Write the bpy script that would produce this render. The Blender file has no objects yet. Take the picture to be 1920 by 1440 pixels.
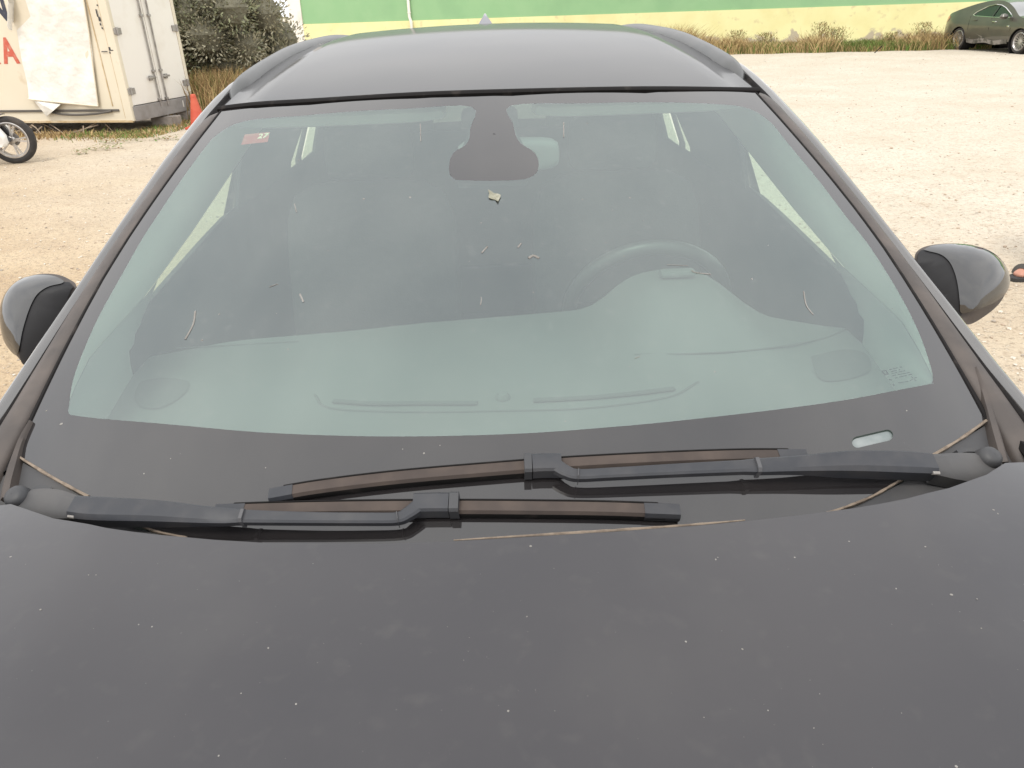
import bpy, bmesh, random
from math import *
from mathutils import Vector, Matrix, Quaternion
from mathutils.geometry import delaunay_2d_cdt
random.seed(7)
scene = bpy.context.scene
COL = scene.collection

# ------------------------------------------------------------------ camera, world, sun, exposure
F_PX, PITCH, ROLL, YAW, CAM_H = 1442.0, radians(26.1), radians(2.1), radians(0.9), 1.56
cam_data = bpy.data.cameras.new("camera")
cam = bpy.data.objects.new("camera", cam_data); COL.objects.link(cam)
cam_data.sensor_width = 36.0; cam_data.lens = 36.0*F_PX/1920.0
cam_data.clip_start = 0.02; cam_data.clip_end = 2000
CAM_M = Matrix.Translation((0, 0, CAM_H)) @ Matrix.Rotation(-YAW, 4, 'Z') @ Matrix.Rotation(pi/2-PITCH, 4, 'X') @ Matrix.Rotation(-ROLL, 4, 'Z')
cam.matrix_world = CAM_M
scene.camera = cam
scene.view_settings.view_transform = 'Standard'
scene.view_settings.look = 'None'
scene.view_settings.gamma = 1.0
scene.view_settings.exposure = 0.45

SUN_EL, SUN_AZ = radians(58), radians(205)
world = bpy.data.worlds.new("World"); scene.world = world; world.use_nodes = True
nt = world.node_tree; nt.nodes.clear()
wo = nt.nodes.new('ShaderNodeOutputWorld'); bg = nt.nodes.new('ShaderNodeBackground')
sky = nt.nodes.new('ShaderNodeTexSky'); sky.sky_type = 'NISHITA'; sky.sun_disc = False
sky.sun_elevation = SUN_EL; sky.sun_rotation = SUN_AZ; sky.air_density = 1.0; sky.dust_density = 4.0; sky.ozone_density = 1.0
hs = nt.nodes.new('ShaderNodeHueSaturation'); hs.inputs['Saturation'].default_value = 0.12
tc = nt.nodes.new('ShaderNodeTexCoord'); nz = nt.nodes.new('ShaderNodeTexNoise')
nz.inputs['Scale'].default_value = 2.2; nz.inputs['Detail'].default_value = 5
mp = nt.nodes.new('ShaderNodeMapping'); mp.inputs['Scale'].default_value = (1, 1, 2.5)
nt.links.new(tc.outputs['Generated'], mp.inputs['Vector']); nt.links.new(mp.outputs['Vector'], nz.inputs['Vector'])
cr = nt.nodes.new('ShaderNodeValToRGB')
cr.color_ramp.elements[0].position = 0.3; cr.color_ramp.elements[0].color = (12.0, 12.2, 12.6, 1)
cr.color_ramp.elements[1].position = 0.72; cr.color_ramp.elements[1].color = (16.5, 16.3, 16.0, 1)
nt.links.new(nz.outputs['Fac'], cr.inputs['Fac'])
mx = nt.nodes.new('ShaderNodeMix'); mx.data_type = 'RGBA'; mx.inputs[0].default_value = 0.8   # thick white overcast over the sky
nt.links.new(sky.outputs['Color'], hs.inputs['Color']); nt.links.new(hs.outputs['Color'], mx.inputs[6]); nt.links.new(cr.outputs['Color'], mx.inputs[7])
nt.links.new(mx.outputs[2], bg.inputs['Color']); bg.inputs['Strength'].default_value = 0.1
nt.links.new(bg.outputs['Background'], wo.inputs['Surface'])

sun_d = bpy.data.lights.new("sun", 'SUN'); sun_d.energy = 1.3; sun_d.angle = radians(14); sun_d.color = (1.0, 0.95, 0.86)
sun = bpy.data.objects.new("sun", sun_d); COL.objects.link(sun)
sdir = Vector((sin(SUN_AZ)*cos(SUN_EL), cos(SUN_AZ)*cos(SUN_EL), sin(SUN_EL)))
sun.rotation_euler = sdir.to_track_quat('Z', 'Y').to_euler(); sun.location = sdir*40

# ------------------------------------------------------------------ helpers
R3 = CAM_M.to_3x3()
def ray(px, py): return R3 @ Vector(((px-960)/F_PX, (720-py)/F_PX, -1.0))
C0 = Vector((0, 0, CAM_H))
def at_z(px, py, z):
    d = ray(px, py); return C0 + d*((z-CAM_H)/d.z)
def at_y(px, py, y):
    d = ray(px, py); return C0 + d*(y/d.y)
def on_surf(px, py, fn, h=0.0):
    d = ray(px, py); a = 0.2; step = 0.004
    while a < 8:
        p = C0 + d*a
        if p.z < fn(p.x, p.y)+h:
            lo, hi = a-step, a
            for _ in range(18):
                m = (lo+hi)/2; q = C0+d*m
                if q.z < fn(q.x, q.y)+h: hi = m
                else: lo = m
            return C0 + d*hi
        a += step
    return C0 + d*a
def S(r, g, b):
    f = lambda c: (c/255/12.92) if c/255 <= .04045 else ((c/255+.055)/1.055)**2.4
    return (f(r), f(g), f(b))
def sstep(a, b, x):
    t = max(0.0, min(1.0, (x-a)/(b-a))); return t*t*(3-2*t)
def interp(tab, x):
    if x <= tab[0][0]: return tab[0][1:] if len(tab[0]) > 2 else tab[0][1]
    for a, b in zip(tab, tab[1:]):
        if x <= b[0]:
            t = (x-a[0])/(b[0]-a[0]); v = [p+(q-p)*t for p, q in zip(a[1:], b[1:])]
            return v if len(v) > 1 else v[0]
    return tab[-1][1:] if len(tab[-1]) > 2 else tab[-1][1]
def smooth_path(pts, n):
    """Catmull-Rom through the points, n samples per span"""
    P = [Vector(p) for p in pts]; P = [P[0]*2-P[1]] + P + [P[-1]*2-P[-2]]; out = []
    for i in range(1, len(P)-2):
        for k in range(n):
            t = k/n; a, b, c, d = P[i-1], P[i], P[i+1], P[i+2]
            out.append(0.5*((2*b)+(c-a)*t+(2*a-5*b+4*c-d)*t*t+(3*b-a-3*c+d)*t*t*t))
    out.append(P[-2].copy()); return out

def tag(o, label=None, cat=None, group=None, kind=None):
    if label: o['label'] = label
    if cat: o['category'] = cat
    if group: o['group'] = group
    if kind: o['kind'] = kind
    return o
def thing(name, label, cat, loc=(0, 0, 0), rotz=0.0, group=None):
    o = bpy.data.objects.new(name, None); COL.objects.link(o); o.empty_display_size = 0.2
    o.location = loc; o.rotation_euler = (0, 0, rotz); o['_loc'] = list(loc)
    del o['_loc']
    return tag(o, label, cat, group)
def obj(name, verts, faces, mat, parent=None, smooth=True, sharp=40, world=True, label=None, kind=None, solid=0.0, mat_idx=None):
    """ONE mesh object; world=True means verts are world coordinates whatever the parent"""
    me = bpy.data.meshes.new(name)
    vs = [Vector(v) for v in verts]
    if parent is not None and world:
        m = parent_matrix(parent).inverted(); vs = [m @ v for v in vs]
    me.from_pydata([tuple(v) for v in vs], [], faces); me.update()
    for m in (mat if isinstance(mat, (list, tuple)) else [mat]): me.materials.append(m)
    if mat_idx:
        for p, i in zip(me.polygons, mat_idx): p.material_index = i
    o = bpy.data.objects.new(name, me); COL.objects.link(o)
    if parent is not None: o.parent = parent
    if smooth:
        me.shade_smooth()
        nr = getattr(verts, 'normals', None)
        if nr and not solid: me.normals_split_custom_set_from_vertices(nr)
        elif sharp: me.set_sharp_from_angle(angle=radians(sharp))
    if solid:
        md = o.modifiers.new("shell", 'SOLIDIFY'); md.thickness = abs(solid); md.offset = -1 if solid > 0 else 1
        es = o.modifiers.new('edges', 'EDGE_SPLIT'); es.split_angle = radians(50)
    if label: o['label'] = label
    if kind: o['kind'] = kind
    return o
def objs(name, parts, *a, **k):
    for p in parts: obj(name, p[0], p[1], *a, **k)
def parent_matrix(o):
    m = Matrix.Translation(o.location) @ o.rotation_euler.to_matrix().to_4x4()
    return parent_matrix(o.parent) @ m if o.parent else m
def merge(*parts):
    V, Fc = [], []
    for v, f in parts:
        n = len(V); V += [Vector(p) for p in v]; Fc += [tuple(i+n for i in q) for q in f]
    return V, Fc
def xf(m, part): return [m @ Vector(v) for v in part[0]], part[1]
def box(c, s, bevel=0.0):
    bm = bmesh.new(); bmesh.ops.create_cube(bm, size=1.0)
    for v in bm.verts: v.co = Vector((v.co.x*s[0]+c[0], v.co.y*s[1]+c[1], v.co.z*s[2]+c[2]))
    if bevel: bmesh.ops.bevel(bm, geom=bm.edges[:], offset=bevel, segments=2, affect='EDGES', profile=0.5)
    V = [v.co.copy() for v in bm.verts]; Fc = [tuple(v.index for v in f.verts) for f in bm.faces]; bm.free(); return V, Fc
def loft(rings, closed=True, cap=True):
    n = len(rings[0]); V = [Vector(p) for r in rings for p in r]; Fc = []
    m = n if closed else n-1
    for i in range(len(rings)-1):
        for j in range(m):
            k = (j+1) % n
            Fc.append((i*n+j, i*n+k, (i+1)*n+k, (i+1)*n+j))
    if closed and cap:
        Fc.append(tuple(reversed(range(n)))); b = (len(rings)-1)*n; Fc.append(tuple(b+j for j in range(n)))
    return V, Fc
def sweep(path, section, normal, scale=None, cap=True):
    """section = [(side, up)], normal(i, p) = up direction"""
    rings = []; P = [Vector(p) for p in path]
    for i, p in enumerate(P):
        t = (P[min(i+1, len(P)-1)]-P[max(i-1, 0)]).normalized()
        n = normal(i, p) if callable(normal) else Vector(normal)
        s = t.cross(n).normalized(); n = s.cross(t).normalized()
        k = scale[i] if scale else 1.0
        kx, ky = k if isinstance(k, (tuple, list)) else (k, k)
        rings.append([p + s*(a*kx) + n*(b*ky) for a, b in section])
    return loft(rings, True, cap)
def tube(path, r, seg=8, cap=True):
    P = [Vector(p) for p in path]; rings = []; up = Vector((0.13, 0.2, 0.97))
    rr = r if isinstance(r, (list, tuple)) else [r]*len(P)
    for i, p in enumerate(P):
        t = (P[min(i+1, len(P)-1)]-P[max(i-1, 0)]).normalized()
        s = t.cross(up)
        if s.length < 1e-3: s = t.cross(Vector((1, 0, 0)))
        s.normalize(); n = s.cross(t).normalized(); up = n
        rings.append([p + (s*cos(2*pi*j/seg)+n*sin(2*pi*j/seg))*rr[i] for j in range(seg)])
    return loft(rings, True, cap)
def lathe(prof, seg=32, axis='Z', closed=False):
    """prof = [(radius, height)] turned about an axis"""
    V, Fc = [], []; n = len(prof)
    for j in range(seg):
        a = 2*pi*j/seg
        for r, h in prof:
            x, y = r*cos(a), r*sin(a)
            V.append(Vector((x, y, h)) if axis == 'Z' else (Vector((h, x, y)) if axis == 'X' else Vector((y, h, x))))
    for j in range(seg):
        k = (j+1) % seg
        for i in range(n if closed else n-1):
            i2 = (i+1) % n
            Fc.append((j*n+i, k*n+i, k*n+i2, j*n+i2))
    return V, Fc
def inside(p, poly):
    c = False; x, y = p; j = len(poly)-1
    for i in range(len(poly)):
        xi, yi = poly[i]; xj, yj = poly[j]
        if (yi > y) != (yj > y) and x < (xj-xi)*(y-yi)/(yj-yi)+xi: c = not c
        j = i
    return c
def resample(poly, step):
    out = []
    for a, b in zip(poly, poly[1:]+poly[:1]):
        n = max(1, ceil(hypot(b[0]-a[0], b[1]-a[1])/step))
        out += [(a[0]+(b[0]-a[0])*k/n, a[1]+(b[1]-a[1])*k/n) for k in range(n)]
    return out
class VList(list):
    normals = None
def patch(outline, holes, step, f, up=Vector((0, 0, 1))):
    """triangulated sheet over a 2D outline with holes, lifted by f(a, b) -> 3D point"""
    loops = [resample(outline, step)] + [resample(h, step) for h in holes]
    V2, E = [], []
    for L in loops:
        n = len(V2); V2 += L; E += [(n+i, n+(i+1) % len(L)) for i in range(len(L))]
    xs = [p[0] for p in loops[0]]; ys = [p[1] for p in loops[0]]
    bd = {}
    for p in V2: bd.setdefault((int(p[0]//step), int(p[1]//step)), []).append(p)
    a = min(xs)+step*.31
    while a < max(xs):
        b = min(ys)+step*.27
        while b < max(ys):
            if inside((a, b), loops[0]) and not any(inside((a, b), h) for h in loops[1:]):
                ca, cb = int(a//step), int(b//step)
                if all(hypot(q[0]-a, q[1]-b) > step*.45 for i in (-1, 0, 1) for j in (-1, 0, 1) for q in bd.get((ca+i, cb+j), ())):
                    V2.append((a, b))
            b += step
        a += step
    r = delaunay_2d_cdt([Vector(p) for p in V2], E, [], 0, 1e-6)
    co = [tuple(v) for v in r[0]]; P = VList(Vector(f(*c)) for c in co); Fc = []; P.normals = []; e = step*.02
    for a, b in co:
        n = (Vector(f(a+e, b))-Vector(f(a-e, b))).cross(Vector(f(a, b+e))-Vector(f(a, b-e)))
        n = n.normalized() if n.length > 0 else up.copy(); P.normals.append(n if n.dot(up) > 0 else -n)
    for t in r[2]:
        c = (sum(co[i][0] for i in t)/3, sum(co[i][1] for i in t)/3)
        if inside(c, loops[0]) and not any(inside(c, h) for h in loops[1:]):
            nrm = (P[t[1]]-P[t[0]]).cross(P[t[2]]-P[t[0]])
            lg = max((P[t[i]]-P[t[i-1]]).length for i in range(3))
            if nrm.length < lg*lg*.0006: continue          # sliver
            Fc.append(tuple(t) if nrm.dot(up) > 0 else tuple(reversed(t)))
    return P, Fc
def text_part(body, size, m, bold=0.0):
    cu = bpy.data.curves.new("lettering", 'FONT'); cu.body = body; cu.size = size; cu.extrude = 0.001; cu.resolution_u = 3; cu.offset = bold
    o = bpy.data.objects.new("lettering", cu); COL.objects.link(o)
    me = bpy.data.meshes.new_from_object(o)
    V = [m @ v.co for v in me.vertices]; Fc = [tuple(p.vertices) for p in me.polygons]
    bpy.data.objects.remove(o); bpy.data.curves.remove(cu); bpy.data.meshes.remove(me)
    return V, Fc

# ------------------------------------------------------------------ materials
def mat(name, col, rough=0.6, metal=0.0, coat=0.0, coat_rough=0.05, spec=0.5, ior=1.5, var=None, bump=None, dust=None):
    """var=(colour2, scale, lo, hi) noise mix; bump=(scale, strength, distance); dust=(colour, amount, scale)"""
    m = bpy.data.materials.new(name); m.use_nodes = True
    n = m.node_tree.nodes; l = m.node_tree.links; b = n['Principled BSDF']
    b.inputs['Base Color'].default_value = (*col, 1); b.inputs['Roughness'].default_value = rough
    b.inputs['Metallic'].default_value = metal; b.inputs['Coat Weight'].default_value = coat
    b.inputs['Coat Roughness'].default_value = coat_rough; b.inputs['IOR'].default_value = ior; b.inputs['Coat IOR'].default_value = ior; b.inputs['Specular IOR Level'].default_value = spec
    t = n.new('ShaderNodeTexCoord')
    src = None
    def noise(scale, detail=6):
        z = n.new('ShaderNodeTexNoise'); z.inputs['Scale'].default_value = scale; z.inputs['Detail'].default_value = detail
        l.new(t.outputs['Object'], z.inputs['Vector']); return z
    def mixc(fac, c1, c2):
        x = n.new('ShaderNodeMix'); x.data_type = 'RGBA'; l.new(fac, x.inputs[0])
        for k, c in ((6, c1), (7, c2)):
            if isinstance(c, tuple): x.inputs[k].default_value = (*c, 1)
            else: l.new(c, x.inputs[k])
        return x.outputs[2]
    def ramp(z, lo, hi, v=1.0):
        r = n.new('ShaderNodeMapRange'); r.inputs['From Min'].default_value = lo; r.inputs['From Max'].default_value = hi; r.inputs['To Max'].default_value = v
        l.new(z.outputs['Fac'], r.inputs['Value']); return r.outputs['Result']
    cur = col
    if var:
        for c2, sc, lo, hi in (var if isinstance(var, list) else [var]):
            cur = mixc(ramp(noise(sc), lo, hi), cur, c2)
    if dust:
        c2, am, sc = dust; cur = mixc(ramp(noise(sc), 0.25, 0.8, am), cur, c2)
        r2 = n.new('ShaderNodeMapRange'); r2.inputs['To Min'].default_value = coat_rough; r2.inputs['To Max'].default_value = coat_rough+.25*am
        l.new(noise(sc*.6).outputs['Fac'], r2.inputs['Value']); l.new(r2.outputs['Result'], b.inputs['Coat Roughness'])
    if not isinstance(cur, tuple): l.new(cur, b.inputs['Base Color'])
    if bump:
        sc, st, di = bump; bp = n.new('ShaderNodeBump'); bp.inputs['Strength'].default_value = st; bp.inputs['Distance'].default_value = di
        l.new(noise(sc).outputs['Fac'], bp.inputs['Height']); l.new(bp.outputs['Normal'], b.inputs['Normal'])
    return m

M = {}
M['paint'] = mat('black_paint', (.0145, .0135, .0175), .4, 0, .8, .10, spec=.3, var=[((.021, .019, .022), 3.0, .35, .7), ((.030, .028, .029), 38.0, .58, .85), ((.026, .0245, .0265), 7.0, .5, .85)], dust=((.08, .073, .074), .17, 2.0))
M['gloss'] = mat('gloss_black', (.008, .008, .009), .3, 0, 1.0, .03, dust=((.08, .07, .06), .10, 9.0))
M['mirror_paint'] = mat('mirror_cap_lacquer', (.018, .018, .019), .3, 0, 1.0, .02, spec=0.0, ior=1.85, dust=((.10, .095, .09), .14, 6.0))
M['frame_gloss'] = mat('door_frame_gloss', (.05, .048, .047), .18, 0, 1.0, .06, ior=1.75, dust=((.16, .14, .125), .25, 9.0))
M['frit'] = mat('ceramic_band', (.014, .013, .014), .03, 0, 1.0, .01, dust=((.12, .10, .09), .07, 7.0))
M['rubber'] = mat('rubber_seal', (.012, .011, .011), .8, spec=.12, var=((.045, .038, .034), 30, .58, .85))
M['pillar'] = mat('dusty_pillar_trim', (.055, .046, .042), .6, var=((.095, .077, .067), 14, .4, .75), bump=(90, .1, .002))
M['foot'] = mat('mirror_foot_plastic', (.018, .018, .020), .6, spec=.3)
M['plastic'] = mat('dark_plastic', (.035, .036, .040), .55, bump=(160, .12, .001), var=((.06, .057, .055), 12, .45, .8))
M['cowl'] = mat('cowl_plastic', (.05, .05, .053), .62, bump=(220, .15, .001), var=((.085, .08, .077), 9, .42, .8))
M['collar'] = mat('worn_arm_joint', (.07, .07, .075), .6)
M['blade'] = mat('dusty_wiper_blade', (.058, .046, .041), .8, spec=.25, var=[((.085, .066, .056), 25, .4, .78), ((.04, .034, .032), 7, .5, .8)])
M['arm'] = mat('wiper_arm', (.026, .028, .034), .45, spec=.45, var=((.046, .045, .048), 26, .45, .8), bump=(240, .08, .001))
M['dust_line'] = mat('packed_dust', (.22, .175, .135), .95, var=((.14, .11, .085), 60, .45, .62), bump=(200, .5, .003))
M['dash'] = mat('dashboard_plastic', (.135, .143, .142), .7, bump=(300, .1, .001), var=((.12, .125, .12), 4, .4, .75))
M['mirror_back'] = mat('mirror_back_plastic', (.17, .18, .178), .7)
M['dash_detail'] = mat('dash_detail_plastic', (.085, .09, .09), .8)
M['wheel_rim'] = mat('steering_wheel_leather', (.04, .042, .042), .38, spec=.6)
M['interior'] = mat('interior_dark', (.016, .017, .018), .85, spec=.15, var=((.045, .046, .048), 5, .4, .7))
M['seat'] = mat('seat_fabric', (.042, .044, .046), .95, spec=.05, bump=(180, .3, .002), var=((.055, .057, .06), 60, .4, .7))
M['trim'] = mat('pale_interior_trim', (.70, .71, .66), .85, bump=(200, .15, .001))
M['end_panel'] = mat('dash_end_panel', (.30, .31, .30), .8, bump=(200, .1, .001))
M['liner'] = mat('headliner', (.58, .58, .56), .95, bump=(150, .2, .001))
M['silver'] = mat('silver_wheel', (.55, .53, .51), .35, .75, var=((.35, .32, .29), 12, .4, .8))
M['tyre'] = mat('tyre_rubber', (.03, .028, .027), .85, var=((.10, .08, .065), 9, .45, .85), bump=(60, .3, .004))
M['chrome'] = mat('chrome', (.75, .75, .74), .15, 1.0)
M['speck'] = mat('dried_dirt', (.23, .22, .205), .9, var=((.16, .15, .135), 30, .45, .7))
M['vin'] = mat('vin_plate', (.15, .175, .175), .5, coat=.4, var=((.24, .26, .26), 40, .4, .7))
M['print'] = mat('glass_print', (.004, .005, .005), .9, spec=.05)

def glass_mat(name, tint, refl, rcol=(1, 1, 1), base=0.0):
    """thin coated glass: tinted see-through plus a mirror layer that grows towards grazing angles, and a pale film of dust and painted reflection haze"""
    m = bpy.data.materials.new(name); m.use_nodes = True; n = m.node_tree.nodes; l = m.node_tree.links; n.clear()
    out = n.new('ShaderNodeOutputMaterial'); tr = n.new('ShaderNodeBsdfTransparent'); tr.inputs['Color'].default_value = (*tint, 1)
    gl = n.new('ShaderNodeBsdfGlossy'); gl.inputs['Roughness'].default_value = .02; gl.inputs['Color'].default_value = (*rcol, 1)
    fr = n.new('ShaderNodeFresnel'); fr.inputs['IOR'].default_value = 1.5
    ge = n.new('ShaderNodeNewGeometry'); io = n.new('ShaderNodeMapRange'); io.inputs['To Min'].default_value = 1.5; io.inputs['To Max'].default_value = 1/1.5
    l.new(ge.outputs['Backfacing'], io.inputs['Value']); l.new(io.outputs['Result'], fr.inputs['IOR'])
    ad = n.new('ShaderNodeMath'); ad.operation = 'MULTIPLY_ADD'; ad.inputs[1].default_value = 1.0; ad.inputs[2].default_value = refl; ad.use_clamp = True
    l.new(fr.outputs['Fac'], ad.inputs[0])
    m1 = n.new('ShaderNodeMixShader'); l.new(ad.outputs[0], m1.inputs['Fac']); l.new(tr.outputs[0], m1.inputs[1]); l.new(gl.outputs[0], m1.inputs[2])
    df = n.new('ShaderNodeBsdfDiffuse'); df.inputs['Color'].default_value = (.55, .55, .52, 1)  # pale film colour: some dust, plus reflected haze painted in
    nz = n.new('ShaderNodeTexNoise'); nz.inputs['Scale'].default_value = 3.0; nz.inputs['Detail'].default_value = 4
    t = n.new('ShaderNodeTexCoord'); l.new(t.outputs['Object'], nz.inputs['Vector'])
    mr = n.new('ShaderNodeMapRange'); mr.inputs['From Min'].default_value = .25; mr.inputs['From Max'].default_value = .8
    mr.inputs['To Min'].default_value = base*.45; mr.inputs['To Max'].default_value = base*1.55
    l.new(nz.outputs['Fac'], mr.inputs['Value'])
    n2 = n.new('ShaderNodeTexNoise'); n2.inputs['Scale'].default_value = 70.0; n2.inputs['Detail'].default_value = 3; l.new(t.outputs['Object'], n2.inputs['Vector'])
    r2 = n.new('ShaderNodeMapRange'); r2.inputs['From Min'].default_value = .60; r2.inputs['From Max'].default_value = .80; r2.inputs['To Max'].default_value = base*.8
    l.new(n2.outputs['Fac'], r2.inputs['Value']); sm = n.new('ShaderNodeMath'); sm.operation = 'ADD'; l.new(mr.outputs['Result'], sm.inputs[0]); l.new(r2.outputs['Result'], sm.inputs[1])
    m2 = n.new('ShaderNodeMixShader'); l.new(sm.outputs[0], m2.inputs['Fac']); l.new(m1.outputs[0], m2.inputs[1]); l.new(df.outputs[0], m2.inputs[2])
    l.new(m2.outputs[0], out.inputs['Surface']); return m
M['glass'] = glass_mat('coated_windshield_glass', (.66, .80, .72), .104, (.87, .985, .995), .056)
M['sideglass'] = glass_mat('side_glass', (.78, .86, .76), .0, (1, 1, 1), .01)
M['rearglass'] = glass_mat('rear_privacy_glass', (.10, .12, .11), .0, (1, 1, 1), .01)
M['darkglass'] = mat('tinted_glass', (.010, .016, .016), .08, 0, 1.0, .02)

# ------------------------------------------------------------------ ground
def ground_material():
    m = bpy.data.materials.new('pale_gravel'); m.use_nodes = True; n = m.node_tree.nodes; l = m.node_tree.links; b = n['Principled BSDF']
    b.inputs['Roughness'].default_value = .95; b.inputs['Specular IOR Level'].default_value = .2
    t = n.new('ShaderNodeTexCoord')
    def noise(sc, d=6, stretch=None):
        z = n.new('ShaderNodeTexNoise'); z.inputs['Scale'].default_value = sc; z.inputs['Detail'].default_value = d
        l.new(t.outputs['Object'], z.inputs['Vector']); return z.outputs['Fac']
    def rng(v, a, bb, c=0., d=1.):
        r = n.new('ShaderNodeMapRange'); r.inputs[1].default_value = a; r.inputs[2].default_value = bb; r.inputs[3].default_value = c; r.inputs[4].default_value = d
        l.new(v, r.inputs[0]); return r.outputs[0]
    def mix(f, c1, c2):
        x = n.new('ShaderNodeMix'); x.data_type = 'RGBA'; l.new(f, x.inputs[0])
        for k, c in ((6, c1), (7, c2)):
            if isinstance(c, tuple): x.inputs[k].default_value = (*c, 1)
            else: l.new(c, x.inputs[k])
        return x.outputs[2]
    def add(a, bb, op='ADD'):
        x = n.new('ShaderNodeMath'); x.operation = op
        for k, v in ((0, a), (1, bb)):
            if isinstance(v, float): x.inputs[k].default_value = v
            else: l.new(v, x.inputs[k])
        return x.outputs[0]
    sep = n.new('ShaderNodeSeparateXYZ'); l.new(t.outputs['Object'], sep.inputs[0])
    # trodden earth round the car, whiter crushed stone further out and to the right
    d1 = add(add(sep.outputs['Y'], sep.outputs['X']), add(noise(.35, 4), 7.0, 'MULTIPLY'))
    white = rng(d1, 5.0, 13.0)
    earth = mix(rng(noise(1.7), .3, .7), (.40, .30, .195), (.50, .395, .265))
    stone = mix(rng(noise(.9), .3, .7), (.515, .455, .365), (.58, .525, .44))
    c = mix(white, earth, stone)
    c = mix(rng(noise(7.0, 8), .52, .72, 0, .35), c, (.40, .30, .215))
    c = mix(rng(noise(13.0, 7), .585, .68, 0, .42), c, (.30, .225, .16))
    c = mix(rng(noise(34.0, 6), .555, .68, 0, .62), c, (.27, .20, .14))
    v = n.new('ShaderNodeTexVoronoi'); v.inputs['Scale'].default_value = 34.0; l.new(t.outputs['Object'], v.inputs['Vector'])
    c = mix(rng(v.outputs['Distance'], .10, .22, .38, 0.), c, (.74, .70, .63))
    l.new(c, b.inputs['Base Color'])
    h = add(add(noise(30.0, 8), rng(v.outputs['Distance'], .0, .45, .5, 0.)), add(noise(4.0, 5), 2.0, 'MULTIPLY'))
    bp = n.new('ShaderNodeBump'); bp.inputs['Strength'].default_value = .75; bp.inputs['Distance'].default_value = .03
    l.new(h, bp.inputs['Height']); l.new(bp.outputs['Normal'], b.inputs['Normal']); return m
M['ground'] = ground_material()
tag(obj('ground', [(-400, -400, 0), (400, -400, 0), (400, 600, 0), (-400, 600, 0)], [(0, 1, 2, 3)], M['ground'], smooth=False),
    'pale sandy gravel yard of loose stones around the black car', 'ground', kind='structure')

def pebbles(n):
    bm = bmesh.new(); bmesh.ops.create_icosphere(bm, subdivisions=1, radius=1)
    bv = [v.co.copy() for v in bm.verts]; bf = [tuple(v.index for v in f.verts) for f in bm.faces]; bm.free()
    V, Fc, mi = [], [], []
    for _ in range(n):
        y = 3.0+21*random.random()**1.5; x = random.uniform(-.78, .86)*y+random.uniform(-1, 1)
        if abs(x) < 1.05 and -.3 < y < 4.7: continue
        s = random.uniform(.004, .011)*(1+(random.random() < .02)*.9); k = Vector((s*random.uniform(.8, 1.5), s*random.uniform(.8, 1.5), s*random.uniform(.45, .9)))
        r = Matrix.Rotation(random.uniform(0, 6.28), 3, 'Z'); b0 = len(V)
        V += [r @ Vector((v.x*k.x*random.uniform(.8, 1.2), v.y*k.y*random.uniform(.8, 1.2), v.z*k.z)) + Vector((x, y, k.z*.5)) for v in bv]
        q = random.random(); mi += [0 if q < .5 else (1 if q < .8 else 2)]*len(bf); Fc += [tuple(i+b0 for i in f) for f in bf]
    ms = [mat('pale_stone', (.60, .54, .46), .9), mat('tan_stone', (.42, .33, .25), .9), mat('grey_stone', (.34, .295, .245), .9)]
    tag(obj('gravel', V, Fc, ms, smooth=False, mat_idx=mi), 'loose pale and brown pebbles scattered over the yard', 'gravel', kind='stuff')
pebbles(7000)

# ------------------------------------------------------------------ building with green and yellow wall
WB = at_z(1840, 3, 1.22); WD = Vector((-cos(radians(16.5)), sin(radians(16.5)), 0)); WN = Vector((-WD.y, WD.x, 0))
if WN.y > 0: WN = -WN            # towards the camera
M['green'] = mat('green_wall_paint', (.225, .40, .205), .75, var=[((.255, .425, .225), 1.2, .3, .7), ((.19, .335, .18), .5, .5, .75)], bump=(25, .08, .01))
def plinth_material():
    m = mat('yellow_wall_paint', (.70, .665, .355), .8, var=[((.64, .58, .28), 1.1, .42, .72), ((.55, .46, .27), 4.5, .60, .78)], bump=(18, .2, .01))
    n = m.node_tree.nodes; l = m.node_tree.links; b = n['Principled BSDF']; src = b.inputs['Base Color'].links[0].from_socket
    t = n.new('ShaderNodeTexCoord'); sp = n.new('ShaderNodeSeparateXYZ'); l.new(t.outputs['Object'], sp.inputs[0])
    z = n.new('ShaderNodeTexNoise'); z.inputs['Scale'].default_value = 1.6; z.inputs['Detail'].default_value = 9; l.new(t.outputs['Object'], z.inputs['Vector'])
    a = n.new('ShaderNodeMath'); a.operation = 'MULTIPLY_ADD'; l.new(sp.outputs['Z'], a.inputs[0]); a.inputs[1].default_value = -.42; l.new(z.outputs['Fac'], a.inputs[2])
    r = n.new('ShaderNodeMapRange'); r.inputs[1].default_value = .34; r.inputs[2].default_value = .38; l.new(a.outputs[0], r.inputs[0])
    x = n.new('ShaderNodeMix'); x.data_type = 'RGBA'; l.new(r.outputs[0], x.inputs[0]); l.new(src, x.inputs[6]); x.inputs[7].default_value = (.40, .35, .26, 1)
    l.new(x.outputs[2], b.inputs['Base Color']); return m
M['yellow'] = plinth_material()
M['white_wall'] = mat('white_render', (.74, .70, .64), .85, var=((.55, .50, .44), 2, .5, .8))
bld = thing('warehouse_building', 'long green painted warehouse wall with a yellow base across the back of the yard', 'building', (WB.x, WB.y, 0))
def wall_box(s0, s1, z0, z1, off, depth):
    P = []
    for s, o in ((s0, off), (s1, off), (s1, off-depth), (s0, off-depth)):
        q = Vector((WB.x, WB.y, 0)) + WD*s + WN*o; P += [Vector((q.x, q.y, z0)), Vector((q.x, q.y, z1))]
    return P, [(0, 1, 3, 2), (2, 3, 5, 4), (4, 5, 7, 6), (6, 7, 1, 0), (1, 7, 5, 3), (0, 2, 4, 6)]
WL = 24.1; WH = 4.6
obj('wall_plinth', *wall_box(-22, WL, -.2, 1.22, .03, 6.0), M['yellow'], bld, smooth=False, label='yellow lower wall with peeling plaster')
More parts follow.
